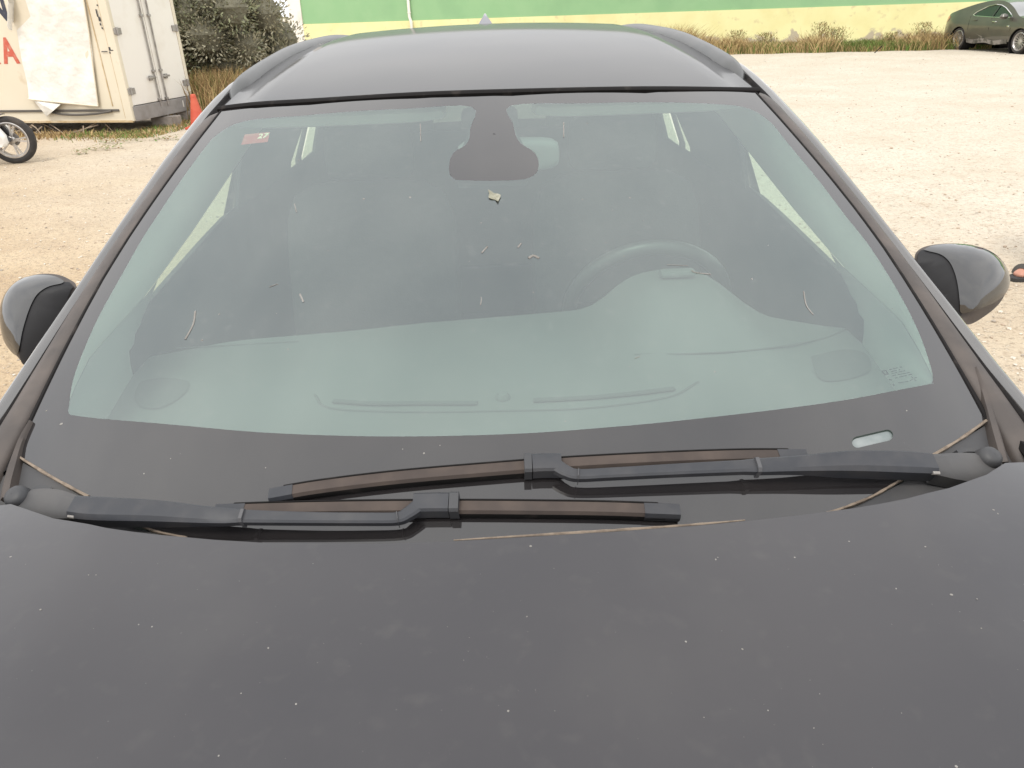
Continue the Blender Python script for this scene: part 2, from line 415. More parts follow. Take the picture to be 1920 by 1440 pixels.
obj('upper_wall', *wall_box(-22, WL, 1.22, WH, 0, 6.0), M['green'], bld, smooth=False, label='green upper wall')
obj('corner_column', *wall_box(WL, WL+.55, -.2, WH, .05, 6.0), M['white_wall'], bld, smooth=False)
obj('parapet', *wall_box(-22, WL+.6, WH, WH+.12, .08, 6.2), M['white_wall'], bld, smooth=False)
for s in (19.55, -6.0):
    q = Vector((WB.x, WB.y, 0))+WD*s+WN*.10
    path = [(q.x, q.y, WH), (q.x, q.y, 1.34)]
    q2 = q+WD*-.06+WN*.02; path += [(q2.x, q2.y, 1.19), (q2.x, q2.y, .2)]
    obj('downpipe', *tube(path, .055, 10), M['white_wall'], bld)
    brs = []
    for z in (1.5, 2.4, 3.4):
        brs.append(lathe([(.064, z-.02), (.07, z-.02), (.07, z+.02), (.064, z+.02)], 12))
    objs('pipe_bracket', [([v+Vector((q.x, q.y, 0)) for v in b[0]], b[1]) for b in brs], M['white_wall'], bld)

# ------------------------------------------------------------------ grass, weeds
def blades(spots, mats):
    """spots: (x, y, z0, height, lean, width, material index)"""
    V, Fc, mi = [], [], []
    for x, y, z0, h, lean, w, k in spots:
        a = random.uniform(0, 2*pi); dx, dy = cos(a)*lean*h, sin(a)*lean*h
        b = random.uniform(-.6, .6); sx, sy = cos(b)*w/2, sin(b)*w/2; n = len(V)
        V += [(x-sx, y-sy, z0), (x+sx, y+sy, z0), (x+dx*.35-sx*.8, y+dy*.35-sy*.8, z0+h*.6), (x+dx*.35+sx*.8, y+dy*.35+sy*.8, z0+h*.6), (x+dx, y+dy, z0+h)]
        Fc += [(n, n+1, n+3, n+2), (n+2, n+3, n+4)]; mi += [k, k]
    return V, Fc, mi
GM = [mat('dry_straw', (.42, .31, .15), .9, spec=.12), mat('olive_grass', (.155, .165, .055), .9, spec=.12), mat('fresh_grass', (.12, .20, .045), .9, spec=.12), mat('brown_stalk', (.23, .15, .075), .9, spec=.12)]
g1, g2 = at_z(1200, 106, 0), at_z(1785, 93.5, 0)
sp = []
for _ in range(26000):
    t = random.uniform(-.45, 1.12)
    base = g1.lerp(g2, t); dep = random.random()**1.1*(1.9+.25*sin(t*17)); 
    px = 1200+585*t
    tall = .30+.55*max(0, sin(t*7.5+.4))**3+.20*max(0, sin(t*23))
    if px > 1600: tall *= .62
    q = random.random()
    if q < .60:
        k = 1 if random.random() < .45+.25*(px > 1500) else 2; h = random.uniform(.10, .34)
    else:
        k = 0 if random.random() < .75 else 3; h = random.uniform(.3, 1.0)*tall*1.15
    if px < 1530 and q < .6 and random.random() < .5: k = 0
    sp.append((base.x+random.uniform(-.1, .1), base.y+dep+.12*sin(t*40), 0, h, random.uniform(.25, 1.0), random.uniform(.012, .026), k))
v, f, mi = blades(sp, GM)
tag(obj('weed_strip', v, f, GM, smooth=False, mat_idx=mi), 'strip of dry and green weeds along the foot of the yellow wall', 'weeds', kind='stuff')
def seed_stalks(spots):
    sp = []
    for x, y, h in spots:
        for _ in range(70): sp.append((x+random.gauss(0, .17), y+random.gauss(0, .12), 0, h*random.uniform(.35, 1), random.uniform(.1, .5), .012, random.choice((0, 0, 3, 1))))
        for _ in range(330):
            z = h*random.uniform(.1, 1)**.8*.92; w_ = .24*(1-.45*z/h); sp.append((x+random.gauss(0, w_), y+random.gauss(0, w_*.7), z, random.uniform(.03, .08), 1.1, .016, random.choice((0, 3, 0, 1, 1))))
    return blades(sp, GM)
for i, (px, h, lab) in enumerate(((1395, .66, 'tall dry weed clump by the wall nearest the black car roof'), (1450, .55, 'straw coloured weed clump between two taller dry clumps'),
                                  (1560, .85, 'tallest dry weed clump in the middle of the weed strip'), (1585, .68, 'bushy dry weed clump touching the tallest one'),
                                  (1690, .48, 'low brown weed clump before the peeling plaster'), (1755, .76, 'tall thin dry weed beside the green car tail'))):
    q = at_z(px, 97-(px-1400)*.012, 0); v, f, mi = seed_stalks([(q.x+random.uniform(-.1, .1), q.y+.8, h)])
    tag(obj('weed_clump', v, f, GM, smooth=False, mat_idx=mi), lab, 'weed', 'dry weed clumps along the wall')

# ------------------------------------------------------------------ white truck box on the left
BZ = .18; BA = at_z(250, 227, BZ); 
_b = at_z(45, 228, BZ); EX = (_b-BA).normalized(); ED = Vector((-EX.y, EX.x, 0))
if ED.y < 0: ED = -ED
BX = Matrix((( EX.x, ED.x, 0, BA.x), (EX.y, ED.y, 0, BA.y), (0, 0, 1, BZ), (0, 0, 0, 1)))   # local: u along the side, v along the doors, z up
BW, BL, BH = 1.58, 4.2, 2.15
M['cream'] = mat('cream_panel', (.62, .555, .43), .55, coat=.3, coat_rough=.2, var=[((.68, .62, .50), .9, .3, .7), ((.50, .39, .25), 3.5, .62, .82)])
M['door_white'] = mat('white_door_panel', (.74, .71, .655), .5, coat=.3, coat_rough=.2, var=((.62, .57, .49), 2.4, .5, .85))
M['galv'] = mat('galvanised_steel', (.36, .34, .32), .5, .5, var=((.24, .22, .20), 9, .4, .7))
M['rail_grey'] = mat('grey_sill', (.30, .285, .275), .6, .2, var=((.22, .20, .185), 6, .4, .75))
M['rust'] = mat('rusty_stain', (.45, .33, .18), .9, var=((.58, .48, .33), 8, .4, .7))
M['blue_letter'] = mat('dark_blue_letter', (.035, .038, .06), .6, var=((.10, .10, .12), 20, .55, .8))
M['red_letter'] = mat('red_letter', (.50, .10, .06), .6, var=((.56, .25, .18), 16, .5, .8))
M['banner'] = mat('white_vinyl', (.72, .70, .65), .6, bump=(5, .7, .05), var=((.62, .585, .53), 4, .5, .8))
M['black_mark'] = mat('black_mark', (.05, .05, .055), .8)
M['rubrail'] = mat('rub_rail', (.10, .09, .08), .8)
tb = thing('truck_box', 'white refrigerated truck box standing on concrete blocks beside the bush', 'container', (BA.x, BA.y, 0), 0)
def B(part): return xf(BX, part)
def bbox(u0, u1, v0, v1, z0, z1, bev=0): return B(box(((u0+u1)/2, (v0+v1)/2, (z0+z1)/2), (u1-u0, v1-v0, z1-z0), bev))
obj('side_panel', *bbox(.12, BL, 0.0, .05, 0, BH, .004), M['cream'], tb, smooth=False)
obj('side_panel', *bbox(.12, BL, BW-.05, BW, 0, BH, .004), M['cream'], tb, smooth=False)
obj('end_panel', *bbox(BL-.05, BL, .05, BW-.05, 0, BH), M['cream'], tb, smooth=False)
obj('roof_panel', *bbox(.0, BL, -.005, BW+.005, BH, BH+.06, .01), M['cream'], tb, smooth=False)
obj('floor_panel', *bbox(.02, BL-.06, .06, BW-.06, .01, .08), M['galv'], tb, smooth=False)
obj('corner_post', *bbox(-.02, .115, -.012, .06, 0, BH, .006), M['cream'], tb, smooth=False)
obj('corner_post', *bbox(-.02, .115, BW-.06, BW+.012, 0, BH, .006), M['cream'], tb, smooth=False)
objs('panel_seam', [bbox(.116, .125, -.006, -.001, .04, BH), bbox(.29, .305, -.008, -.001, .22, BH)], M['rust'], tb, smooth=False)
obj('door_sill', *bbox(-.03, .03, .03, BW-.02, -.01, .205, .006), M['rail_grey'], tb, smooth=False)
obj('plate', *bbox(-.034, -.031, 1.27, 1.295, .06, .16), M['door_white'], tb, smooth=False)
DW = (BW-.14)/2
for k, v0 in enumerate((.065, .065+DW+.012)):
    d = obj('door', *bbox(-.012, .03, v0, v0+DW, .215, BH-.04, .006), M['door_white'], tb, smooth=False)
    c = v0+DW-.085 if k == 0 else v0+.085
    bar = merge(B(tube([(-.035, c, .13), (-.035, c, BH-.02)], .013, 8)), *[bbox(-.05, -.012, c-.03, c+.03, z-.018, z+.018, .004) for z in (.24, .66, 1.45, 2.05)])
    obj('locking_bar', *bar, M['galv'], d)
    hs = -1 if k == 0 else 1
    obj('handle', *merge(bbox(-.062, -.035, min(c, c+hs*.17), max(c, c+hs*.17), .555, .585, .006), bbox(-.045, -.012, c+hs*.1-.03, c+hs*.1+.03, .53, .60, .004)), M['galv'], d, smooth=False)
    for z in (.42, 1.25):
        e = v0+.0 if k == 0 else v0+DW
        obj('hinge', *merge(bbox(-.035, -.013, e-.055, e+.10, z-.045, z+.045, .005) if k == 0 else bbox(-.035, -.013, e-.10, e+.055, z-.045, z+.045, .005),
            B(tube([(-.038, e, z-.055), (-.038, e, z+.055)], .016, 8))), M['galv'], d, smooth=False)
    obj('door_seal', *bbox(-.006, .0, v0-.011 if k == 0 else v0+DW+.001, v0-.001 if k == 0 else v0+DW+.011, .215, BH-.04), M['rubber'], d, smooth=False)
obj('rub_rail', *merge(bbox(.2, BL, -.02, -.001, .143, .176, .004)), M['rubrail'], tb, smooth=False)
hose = smooth_path([(.32, -.03, .15), (.6, -.035, .115), (.95, -.035, .10), (1.25, -.035, .115), (1.45, -.03, .15)], 6)
obj('loose_strip', *B(tube(hose, .016, 8)), M['rubrail'], tb)
obj('bottom_edge', *bbox(.0, BL, -.016, .02, -.02, .012, .003), M['rust'], tb, smooth=False)
def side_text(body, u, z, h, m):
    mm = BX @ Matrix.Translation((u, -.0035, z)) @ Matrix(((-1, 0, 0, 0), (0, 0, -1, 0), (0, 1, 0, 0), (0, 0, 0, 1))) @ Matrix.Diagonal((.80, 1, 1, 1))
    obj('lettering', *text_part(body, h/.73, mm, .016), m, tb, smooth=False)
side_text('A', 2.025, .866, .36, M['red_letter']); side_text('R', 2.36, .866, .36, M['red_letter'])
side_text('N', 2.04, 1.455, .40, M['blue_letter'])
marks = [(.17, 1.50, .018, .10), (.15, 1.42, .03, .06), (.155, 1.35, .022, .03), (.14, 1.30, .02, .025), (.10, 1.02, .03, .05), (.07, 1.0, .05, .012), (.11, .97, .02, .03), (.20, .985, .10, .012), (.13, 1.60, .02, .02)]
objs('scrawl', [bbox(u-w/2, u+w/2, -.0155, -.0125, z-h/2, z+h/2) for u, z, w, h in marks], M['black_mark'], tb, smooth=False)

# torn banner draped over the side
def banner():
    L = [(1.30, 2.05), (1.31, 1.49), (1.63, 1.31), (1.69, .85), (1.722, .341), (1.15, .29), (.523, .228), (.45, .75), (.37, 1.25), (.32, 1.674), (.28, 2.05)]
    def f(u, z):
        o = -.030-.014*sin(u*5.3+z*1.7)-.012*sin(z*6.1-u*2.2)-.006*sin(u*17+z*9)
        o -= .10*sstep(.6, .22, z)*sstep(.3, 1.6, u)*.6
        return BX @ Vector((u, o, z))
    v, fc = patch(L, [], .05, f, up=WN)
    return v, fc
bn = thing('torn_banner', 'blank white vinyl banner hanging torn and curled on the truck box side', 'banner', (BA.x, BA.y, 0))
obj('sheet', *banner(), M['banner'], bn, solid=.003, sharp=None)
curl = [[BX @ Vector((1.66-.02*k+.0*k, -.045-r*sin(a)-.02, 1.36+.05*k-r*.9*cos(a)+.0)) for k in range(8)] for a, r in [(t*.45, .055+.004*t) for t in range(12)]]
obj('rolled_corner', *loft(curl, False), M['banner'], bn, solid=.003, sharp=None)
flap = [BX @ Vector(p) for p in ((1.66, -.055, .345), (1.168, -.06, .26), (1.30, -.10, .17), (1.488, -.06, .085), (1.45, -.10, .25))]
obj('torn_flap', flap, [(0, 4, 3), (0, 1, 4), (4, 1, 2), (4, 2, 3)], M['banner'], bn, smooth=False, solid=.003)
objs('hem', [B(tube([(1.722, -.075, .341), (1.15, -.07, .285), (.523, -.045, .226)], .013, 6)), B(tube([(.523, -.04, .228), (.45, -.035, .75), (.37, -.03, 1.25), (.28, -.035, 2.05)], .010, 6))], M['cream'], bn)

# concrete blocks under the box, debris
M['concrete'] = mat('weathered_concrete', (.32, .285, .25), .95, bump=(22, .6, .02), var=((.22, .19, .165), 5, .4, .7))
def block(name, c, s, rz, lab):
    t = box((0, 0, 0), s, .015); m = Matrix.Translation(c) @ Matrix.Rotation(rz, 4, 'Z'); V, Fc = xf(m, t)
    V = [v+Vector((random.uniform(-.012, .012), random.uniform(-.012, .012), random.uniform(-.006, .006))) for v in V]
    tag(obj(name, V, Fc, M['concrete'], smooth=False), lab, 'concrete block', 'concrete blocks under the truck box')
q = BX @ Vector((.06, .86, 0)); block('concrete_block', (q.x+.03, q.y-.05, .075), (.40, .24, .15), -.2, 'pale broken concrete block under the middle of the truck box doors')
q = BX @ Vector((.10, 1.42, 0)); block('concrete_block', (q.x, q.y, .082), (.30, .24, .165), .25, 'darker concrete block under the far corner by the orange cone')
q = BX @ Vector((2.3, .4, 0)); block('concrete_block', (q.x, q.y, .08), (.5, .3, .16), .25, 'concrete block under the truck box side behind the motorcycle wheel')
M['stick'] = mat('dry_branch_bark', (.30, .235, .17), .9)
for k, (u, n, lab) in enumerate(((1.62, 5, 'tangle of dry branches under the box beside the torn flap'), (.75, 4, 'few dry twigs lying under the near end of the box'), (2.05, 5, 'dry branches behind the motorcycle wheel under the box'))):
    ps = []
    for _ in range(n):
        a = BX @ Vector((u+random.uniform(-.25, .25), random.uniform(-.1, .12), 0)); b = a+EX*random.uniform(-.5, .5)-ED*random.uniform(-.05, .25)
        m_ = (a+b)/2+Vector((0, 0, random.uniform(.0, .08)))
        ps.append(tube(smooth_path([(a.x, a.y, random.uniform(.10, .17)), (m_.x, m_.y, random.uniform(.05, .13)), (b.x, b.y, .012)], 4), [.010]*4+[.007]*4+[.005], 6))
    tag(obj('dry_branch', *merge(*ps), M['stick']), lab, 'branch', 'dry branches under the truck box')
sp = []
for _ in range(4200):
    u = random.uniform(-.45, 2.9); v_ = -.16-abs(random.gauss(0, .24))+(.28 if random.random() < .25 else 0)
    if random.random() < .35: u = random.uniform(-.6, .2); v_ = random.uniform(-.5, 1.8)
    q = BX @ Vector((u, v_, 0)); k = random.choice((0, 0, 3, 1, 2) if u < 1.0 else (0, 3, 3, 0))
    sp.append((q.x, q.y, 0, random.uniform(.02, .065)*(1+.9*(random.random() < .06)), random.uniform(.3, 1.2), .012, k))
v, f, mi = blades(sp, GM)
tag(obj('dry_grass', v, f, GM, smooth=False, mat_idx=mi), 'short dry grass growing out from under the truck box', 'grass', kind='stuff')
def ground_weed(px, py, r, lab):
    c = at_z(px, py, 0); V, Fc, mi = [], [], []
    for _ in range(int(90*r/.15)):
        a = random.uniform(0, 6.28); d = r*sqrt(random.random()); z = random.uniform(.004, .06); w = random.uniform(.012, .03); l_ = w*random.uniform(1.2, 2.2); t = random.uniform(0, 6.28)
        p = Vector((c.x+cos(a)*d*1.6, c.y+sin(a)*d, z)); e = Vector((cos(t), sin(t), random.uniform(-.2, .4)))*l_; s = Vector((-sin(t), cos(t), random.uniform(-.3, .3)))*w*.5; n = len(V)
        V += [p-e*.5, p+s, p+e*.5, p-s]; Fc.append((n, n+1, n+2, n+3)); mi.append(random.choice((1, 2, 1, 3)))
    tag(obj('ground_weed', V, Fc, GM, smooth=False, mat_idx=mi), lab, 'weed', 'low weeds on the gravel by the truck box', kind='stuff')
ground_weed(228, 266, .22, 'larger flat green weed patch on gravel below the box corner')
ground_weed(196, 280, .16, 'middle flat weed patch on the gravel left of the larger one')
ground_weed(152, 289, .07, 'smallest weed tuft on the gravel nearest the motorcycle wheel')
ground_weed(310, 262, .14, 'sparse olive weed patch on gravel below the concrete blocks')

# ------------------------------------------------------------------ bush behind the truck box
LEAF = [mat('olive_leaf', (.29, .27, .18), .8, spec=.12), mat('dark_leaf', (.17, .17, .125), .85, spec=.12), mat('grey_leaf', (.38, .355, .26), .8, spec=.12), mat('green_leaf', (.22, .23, .14), .8, spec=.12)]
def bush():
    bc = Vector((-5.95, 18.2, 0))
    t = thing('bush', 'large dense olive green bush between the truck box and the white wall corner', 'bush', bc)
    lobes = []
    for _ in range(95):
        a = random.uniform(0, 6.28); zz = random.uniform(.35, 3.3); rr = 1.75*sqrt(max(.05, 1-((zz-1.7)/1.95)**2))
        d = rr*random.uniform(.35, .98); lobes.append((Vector((bc.x+cos(a)*d*1.02, bc.y+sin(a)*d*.9, zz)), random.uniform(.30, .55)))
    V, Fc, mi = [], [], []
    for c, r in lobes:
        kk = random.choice((0, 0, 2, 3, 1))
        for _ in range(760):
            dv = Vector((random.gauss(0, 1), random.gauss(0, 1), random.gauss(0, 1))).normalized()
            p = c+dv*r*random.uniform(.45, 1.12)
            if p.z < .12: continue
            e = (dv+Vector((random.uniform(-.7, .7), random.uniform(-.7, .7), random.uniform(-.2, .8)))).normalized()*random.uniform(.05, .12)
            s = e.cross(Vector((random.uniform(-1, 1), random.uniform(-1, 1), random.uniform(-1, 1)))).normalized()*random.uniform(.012, .024); n = len(V)
            V += [p, p+e*.5+s, p+e, p+e*.5-s]; Fc.append((n, n+1, n+2, n+3)); mi.append(kk if random.random() < .6 else random.randrange(4))
    obj('foliage', V, Fc, LEAF, t, smooth=False, mat_idx=mi)
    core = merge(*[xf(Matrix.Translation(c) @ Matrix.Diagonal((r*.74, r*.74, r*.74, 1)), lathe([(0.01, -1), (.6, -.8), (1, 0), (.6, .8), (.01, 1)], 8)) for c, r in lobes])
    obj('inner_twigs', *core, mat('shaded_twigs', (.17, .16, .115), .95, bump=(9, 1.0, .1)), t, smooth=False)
    st = []
    for k in range(7):
        a = k*.9; st.append(tube(smooth_path([(bc.x+.15*cos(a), bc.y+.15*sin(a), 0), (bc.x+.5*cos(a), bc.y+.5*sin(a), .9), (bc.x+1.1*cos(a), bc.y+1.0*sin(a), 2.1)], 4), [.06]*3+[.045]*3+[.025]*3, 7))
    obj('stem', *merge(*st), M['stick'], t)
bush()
sp = []
for _ in range(4200):
    c = at_z(random.gauss(395, 42), random.uniform(190, 232), 0)
    c = Vector((c.x, c.y+random.uniform(0, 1.6), 0))
    sp.append((c.x, c.y, 0, random.uniform(.15, .75), random.uniform(.1, .7), .016, random.choice((0, 3, 3, 0, 3, 1))))
v, f, mi = blades(sp, GM)
tag(obj('tall_dry_grass', v, f, GM, smooth=False, mat_idx=mi), 'tall brown dry grass at the foot of the bush', 'grass', kind='stuff')

# ------------------------------------------------------------------ traffic cone
cc = at_z(374, 240, 0)
cone = thing('traffic_cone', 'faded orange traffic cone standing beside the truck box doors', 'traffic cone', (cc.x, cc.y, 0))
M['orange'] = mat('faded_orange', (.46, .07, .036), .6, var=((.56, .13, .07), 6, .4, .75))
obj('cone_body', *lathe([(.026, .50), (.032, .505), (.038, .498), (.041, .475), (.125, .04), (.13, .03)], 28), M['orange'], cone, world=False)
obj('cone_base', *box((0, 0, .017), (.34, .34, .034), .01), M['orange'], cone, world=False)
obj('collar', *lathe([(.0415, .472), (.045, .472), (.047, .457), (.0445, .455)], 28), M['orange'], cone, world=False)

# ------------------------------------------------------------------ wheels (far car, motorcycle, near car)
def wheel_parts(R, W, rim_r, spokes, sw, parent, c, axis, mt, mr, twin=False, disc=True):
    """wheel centred at c (parent coordinates), axle along local x; +x faces outwards"""
    q = Vector((1, 0, 0)).rotation_difference(Vector(axis)).to_matrix().to_4x4()
    m = Matrix.Translation(c) @ q
    h = W/2
    ty = lathe([(rim_r, -h*.8), (rim_r+.01, -h*.95), ((R+rim_r)/2, -h), (R-.02, -h*.85), (R, -h*.5), (R, h*.5), (R-.02, h*.85), ((R+rim_r)/2, h), (rim_r+.01, h*.95), (rim_r, h*.8)], 44, 'X')
    rm = [lathe([(rim_r+.004, h*.8), (rim_r-.012, h*.86), (rim_r-.03, h*.6), (rim_r-.035, -h*.7), (rim_r-.005, -h*.8)], 44, 'X'),
          lathe([(.0, h*.55), (sw*1.6, h*.5), (sw*2.2, h*.25), (sw*2.2, -h*.3)], 20, 'X')]
    for k in range(spokes):
        for off in ((-.13, .13) if twin else (0,)):
            a = 2*pi*k/spokes; pr = []
            for r, x, w in ((sw*1.2, h*.42, sw), (rim_r*.55, h*.50, sw*.85), (rim_r-.02, h*.55, sw)):
                aa = a+off*(1 if r > sw*2 else .4); d = Vector((0, cos(aa), sin(aa))); s = Vector((0, -sin(aa), cos(aa)))
                pr.append([d*r+s*w*.5+Vector((x, 0, 0)), d*r-s*w*.5+Vector((x, 0, 0)), d*r-s*w*.4+Vector((x-.022, 0, 0)), d*r+s*w*.4+Vector((x-.022, 0, 0))])
            rm.append(loft(pr))
    w = thing_part('wheel', parent)
    obj('tyre', *xf(m, ty), mt, w, world=False)
    obj('rim', *xf(m, merge(*rm)), mr, w, world=False, sharp=35)
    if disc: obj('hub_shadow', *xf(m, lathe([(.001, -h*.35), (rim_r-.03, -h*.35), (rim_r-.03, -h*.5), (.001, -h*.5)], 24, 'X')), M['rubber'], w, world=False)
    return w
def thing_part(name, parent):
    o = bpy.data.objects.new(name, None); COL.objects.link(o); o.parent = parent; o.empty_display_size = .1; return o

# ------------------------------------------------------------------ green-grey car by the wall
sc_rear = Vector((13.87, 24.28, 0)); hd = (Vector((14.09, 21.77, 0))-sc_rear).normalized()
left = Vector((-hd.y, hd.x, 0))      # left of heading
s_or = sc_rear+left*.73
sed = thing('parked_sedan', 'dark green grey fastback car with a dented sill parked against the yellow wall', 'car', s_or, atan2(hd.y, hd.x))
M['sedan'] = mat('olive_metallic', (.068, .066, .056), .45, .35, 1.0, .06, dust=((.20, .17, .12), .25, 3))
WBASE, WR = 2.52, .30
top = [(-.93, .60), (-.86, .88), (-.74, .955), (-.45, 1.02), (0, 1.13), (.45, 1.225), (.95, 1.285), (1.30, 1.28), (1.62, 1.22), (1.95, 1.09), (2.32, .90), (2.7, .845), (3.05, .77), (3.25, .66), (3.31, .50)]
topS = smooth_path([(a, 0, z) for a, z in top], 5)
def sw_(a, z):
    w = .815-.12*max(0, (.42-z)/.42)**1.5
    if z > .62: w -= .05*((z-.62)/.26)**1.6 if z < .88 else .05+.40*(z-.88)
    w -= .20*max(0, (-.2-a)/.75)**2.2 + .22*max(0, (a-2.55)/.75)**2.2
    return w
def arch(c, r, n=12): return [(c+r*cos(pi*k/n), .28+r*sin(pi*k/n)) for k in range(n+1)]
bottom = [(3.26, .26)] + [(2.95, .17)] + [p for p in arch(WBASE, .345)] + arch(0, .345) + [(-.55, .2), (-.88, .28)]
side_out = [(p.x, p.z) for p in topS] + bottom
win = [(.42, .925), (.50, 1.0), (.85, 1.135), (1.15, 1.185), (1.40, 1.165), (1.62, 1.10), (1.92, .965), (2.06, .875), (1.4, .872), (.55, .90)]
for sgn in (-1, 1):
    fs = lambda a, z, g=sgn: (a, g*sw_(a, z), z)
    obj('side_panel', *patch(side_out, [win], .09, fs, up=Vector((0, sgn, 0))), M['sedan'], sed, world=False, sharp=50)
    inw = lambda a, z, g=sgn: (a, g*(sw_(a, z)-.012), z)
    w = obj('side_window', *patch(win, [], .1, inw, up=Vector((0, sgn, 0))), M['darkglass'], sed, world=False)
    obj('window_strip', *tube([fs(*p) for p in resample(win, .1)]+[fs(*win[0])], .012, 6), M['chrome'], sed, world=False)
    obj('window_pillar', *loft([[(1.22+d, sgn*(sw_(1.22, .87)+.004), .872), (1.30+d, sgn*(sw_(1.3, 1.17)+.004), 1.17)] for d in (0, .06)], False), M['gloss'], sed, world=False)
    for a, z in ((.62, .80), (1.45, .765)):
        obj('door_handle', *box((a, sgn*(sw_(a, z)+.012), z), (.17, .03, .028), .009), M['chrome'] if a > 1 else M['sedan'], sed, world=False)
    obj('side_lamp', *box((2.02, sgn*(sw_(2.0, .70)+.004), .66), (.09, .012, .035), .004), M['chrome'], sed, world=False)
    mc = Vector((1.93, sgn*.92, .90))
    obj('door_mirror', *xf(Matrix.Translation(mc) @ Matrix.Diagonal((.09, .12, .075, 1)), lathe([(.02, -1), (.65, -.75), (1, 0), (.65, .75), (.02, 1)], 14)), M['sedan'], sed, world=False)
    # dented, scraped sill
    sill = [[(a, sgn*(sw_(a, z)+.012+.012*sin(a*9)*(1 if .5 < a < 1.4 else .2)), z+.02*sin(a*7)) for z in (.21, .25, .29, .32)] for a in [x*.08 for x in range(5, 27)]]
    obj('sill', *loft(sill, False), mat('scraped_sill', (.30, .28, .27), .4, .5, var=((.08, .08, .07), 6, .45, .65)), sed, world=False)
    dent = lambda a, z, g=sgn: (a, g*(sw_(a, z)+.006-.03*exp(-((a-.75)/.16)**2-((z-.37)/.06)**2)), z)
    obj('door_dent', *patch([(.5, .34), (.62, .40), (.80, .45), (1.05, .40), (1.2, .345), (.9, .325)], [], .05, dent, up=Vector((0, sgn, 0))), mat('scraped_paint', (.20, .185, .16), .5, .3, var=((.07, .07, .055), 14, .45, .6)), sed, world=False)
    objs('door_gap', [tube([fs(a0, z) for a0, z in pts], .006, 5) for pts in ([(1.27, .86), (1.28, .6), (1.27, .25)], [(2.1, .85), (2.13, .6), (2.08, .3)], [(.35, .9), (.38, .7), (.40, .55)])], M['rubber'], sed, world=False)
    for a, f_ in ((0, 'rear'), (WBASE, 'front')):
        wheel_parts(WR, .19, .225, 15, .022, sed, (a, sgn*.70, WR), (0, sgn, 0), M['tyre'], M['silver'])
        obj('wheel_arch', *xf(Matrix.Translation((a, sgn*.60, .28)), lathe([(.345, sgn*.215), (.36, .0), (.345, -sgn*.2), (.05, -sgn*.2)], 30, 'Y')), M['rubber'], sed, world=False)
def top_strip(i0, i1, crown=.05, n=9, zo=0.0):
    r = []
    for p in topS[i0:i1+1]:
        w = sw_(p.x, p.z); r.append([(p.x, w*(2*j/(n-1)-1), p.z+zo+crown*(1-(2*j/(n-1)-1)**2)) for j in range(n)])
    return loft(r, False)
seg = lambda k: k*5
obj('tailgate', *top_strip(seg(0), seg(3)), M['sedan'], sed, world=False, sharp=60)
obj('rear_window', *top_strip(seg(3), seg(5)), M['darkglass'], sed, world=False)
obj('roof', *top_strip(seg(5), seg(7)+2), M['sedan'], sed, world=False)
obj('windscreen', *top_strip(seg(7)+2, seg(10)), mat('hazy_windscreen', (.16, .165, .165), .15, 0, 1.0, .03), sed, world=False)
obj('bonnet', *top_strip(seg(10), seg(14)), M['sedan'], sed, world=False, sharp=60)
for a0, s_, nm in (((-.86, .44), -1, 'rear_bumper'), ((3.28, .40), 1, 'front_bumper')):
    r = [[(a0[0]+s_*(.03*(1-(j/4-1)**2))*1, (2*j/8-1)*sw_(a0[0], .5), z) for j in range(9)] for z in (.22, .35, .5, .62)]
    obj(nm, *loft(r, False), M['sedan'], sed, world=False)
M['red_lamp'] = mat('red_lamp', (.45, .05, .03), .2, 0, 1.0, .03)
for sgn in (-1, 1):
    f_ = lambda a, z, g=sgn: (a-.006, g*(sw_(a, z)+.008), z)
    obj('tail_lamp', *patch([(-.905, .72), (-.86, .875), (-.74, .90), (-.62, .86), (-.78, .73)], [], .06, f_, up=Vector((0, sgn, 0))), M['red_lamp'], sed, world=False)
    f2 = lambda a, z, g=sgn: (a, g*(sw_(a, z)+.006), z)
    obj('headlamp', *patch([(2.9, .72), (3.05, .74), (3.22, .62), (3.26, .54), (3.0, .62)], [], .06, f2, up=Vector((0, sgn, 0))), M['chrome'], sed, world=False)
obj('underbody', *box((1.2, 0, .22), (3.6, 1.2, .10), .02), M['rubber'], sed, world=False)
tag(obj('metal_rod', *tube([at_y(1640, 99, 23.0)*1.0, at_y(1654, 86, 23.15)], .012, 6), M['rubber']), 'thin dark rod leaning from the gravel to the green car sill', 'rod')

# ------------------------------------------------------------------ motorcycle at the left edge
mw = at_z(35, 306, 0); mv = Vector((mw.x, mw.y, 0))
toC = Vector((-mw.x, -mw.y, 0)).normalized(); bdir = Vector((-toC.y, toC.x, 0))
if bdir.x > 0: bdir = -bdir
bdir = (bdir*cos(.42)+toC*-sin(.42)).normalized()          # from front wheel towards the tail
mo = thing('motorcycle', 'white motorcycle with black tyres parked left of the black car', 'motorcycle', mv, atan2(bdir.y, bdir.x))
MR = .282; M['white_plastic'] = mat('white_fairing', (.76, .75, .72), .3, 0, .8, .05); M['fork'] = mat('dark_fork', (.045, .043, .043), .45, .3)
ax = (0, 1, 0) if (Vector((-bdir.y, bdir.x, 0)).dot(toC) > 0) else (0, -1, 0); sg = ax[1]
for xx in (0, 1.22):
    w = wheel_parts(MR, .085, .215, 5, .022, mo, (xx, 0, MR), ax, M['tyre'], M['silver'], twin=True, disc=False)
for s in (-1, 1):
    obj('fork_leg', *tube([(-.01, s*.075, MR-.01), (.16, s*.075, .52), (.27, s*.075, .80), (.33, s*.06, .98)], [.032, .026, .02, .02], 10), M['fork'], mo, world=False)
obj('brake_caliper', *box((.045, sg*.09, MR+.02), (.09, .05, .07), .015), M['fork'], mo, world=False)
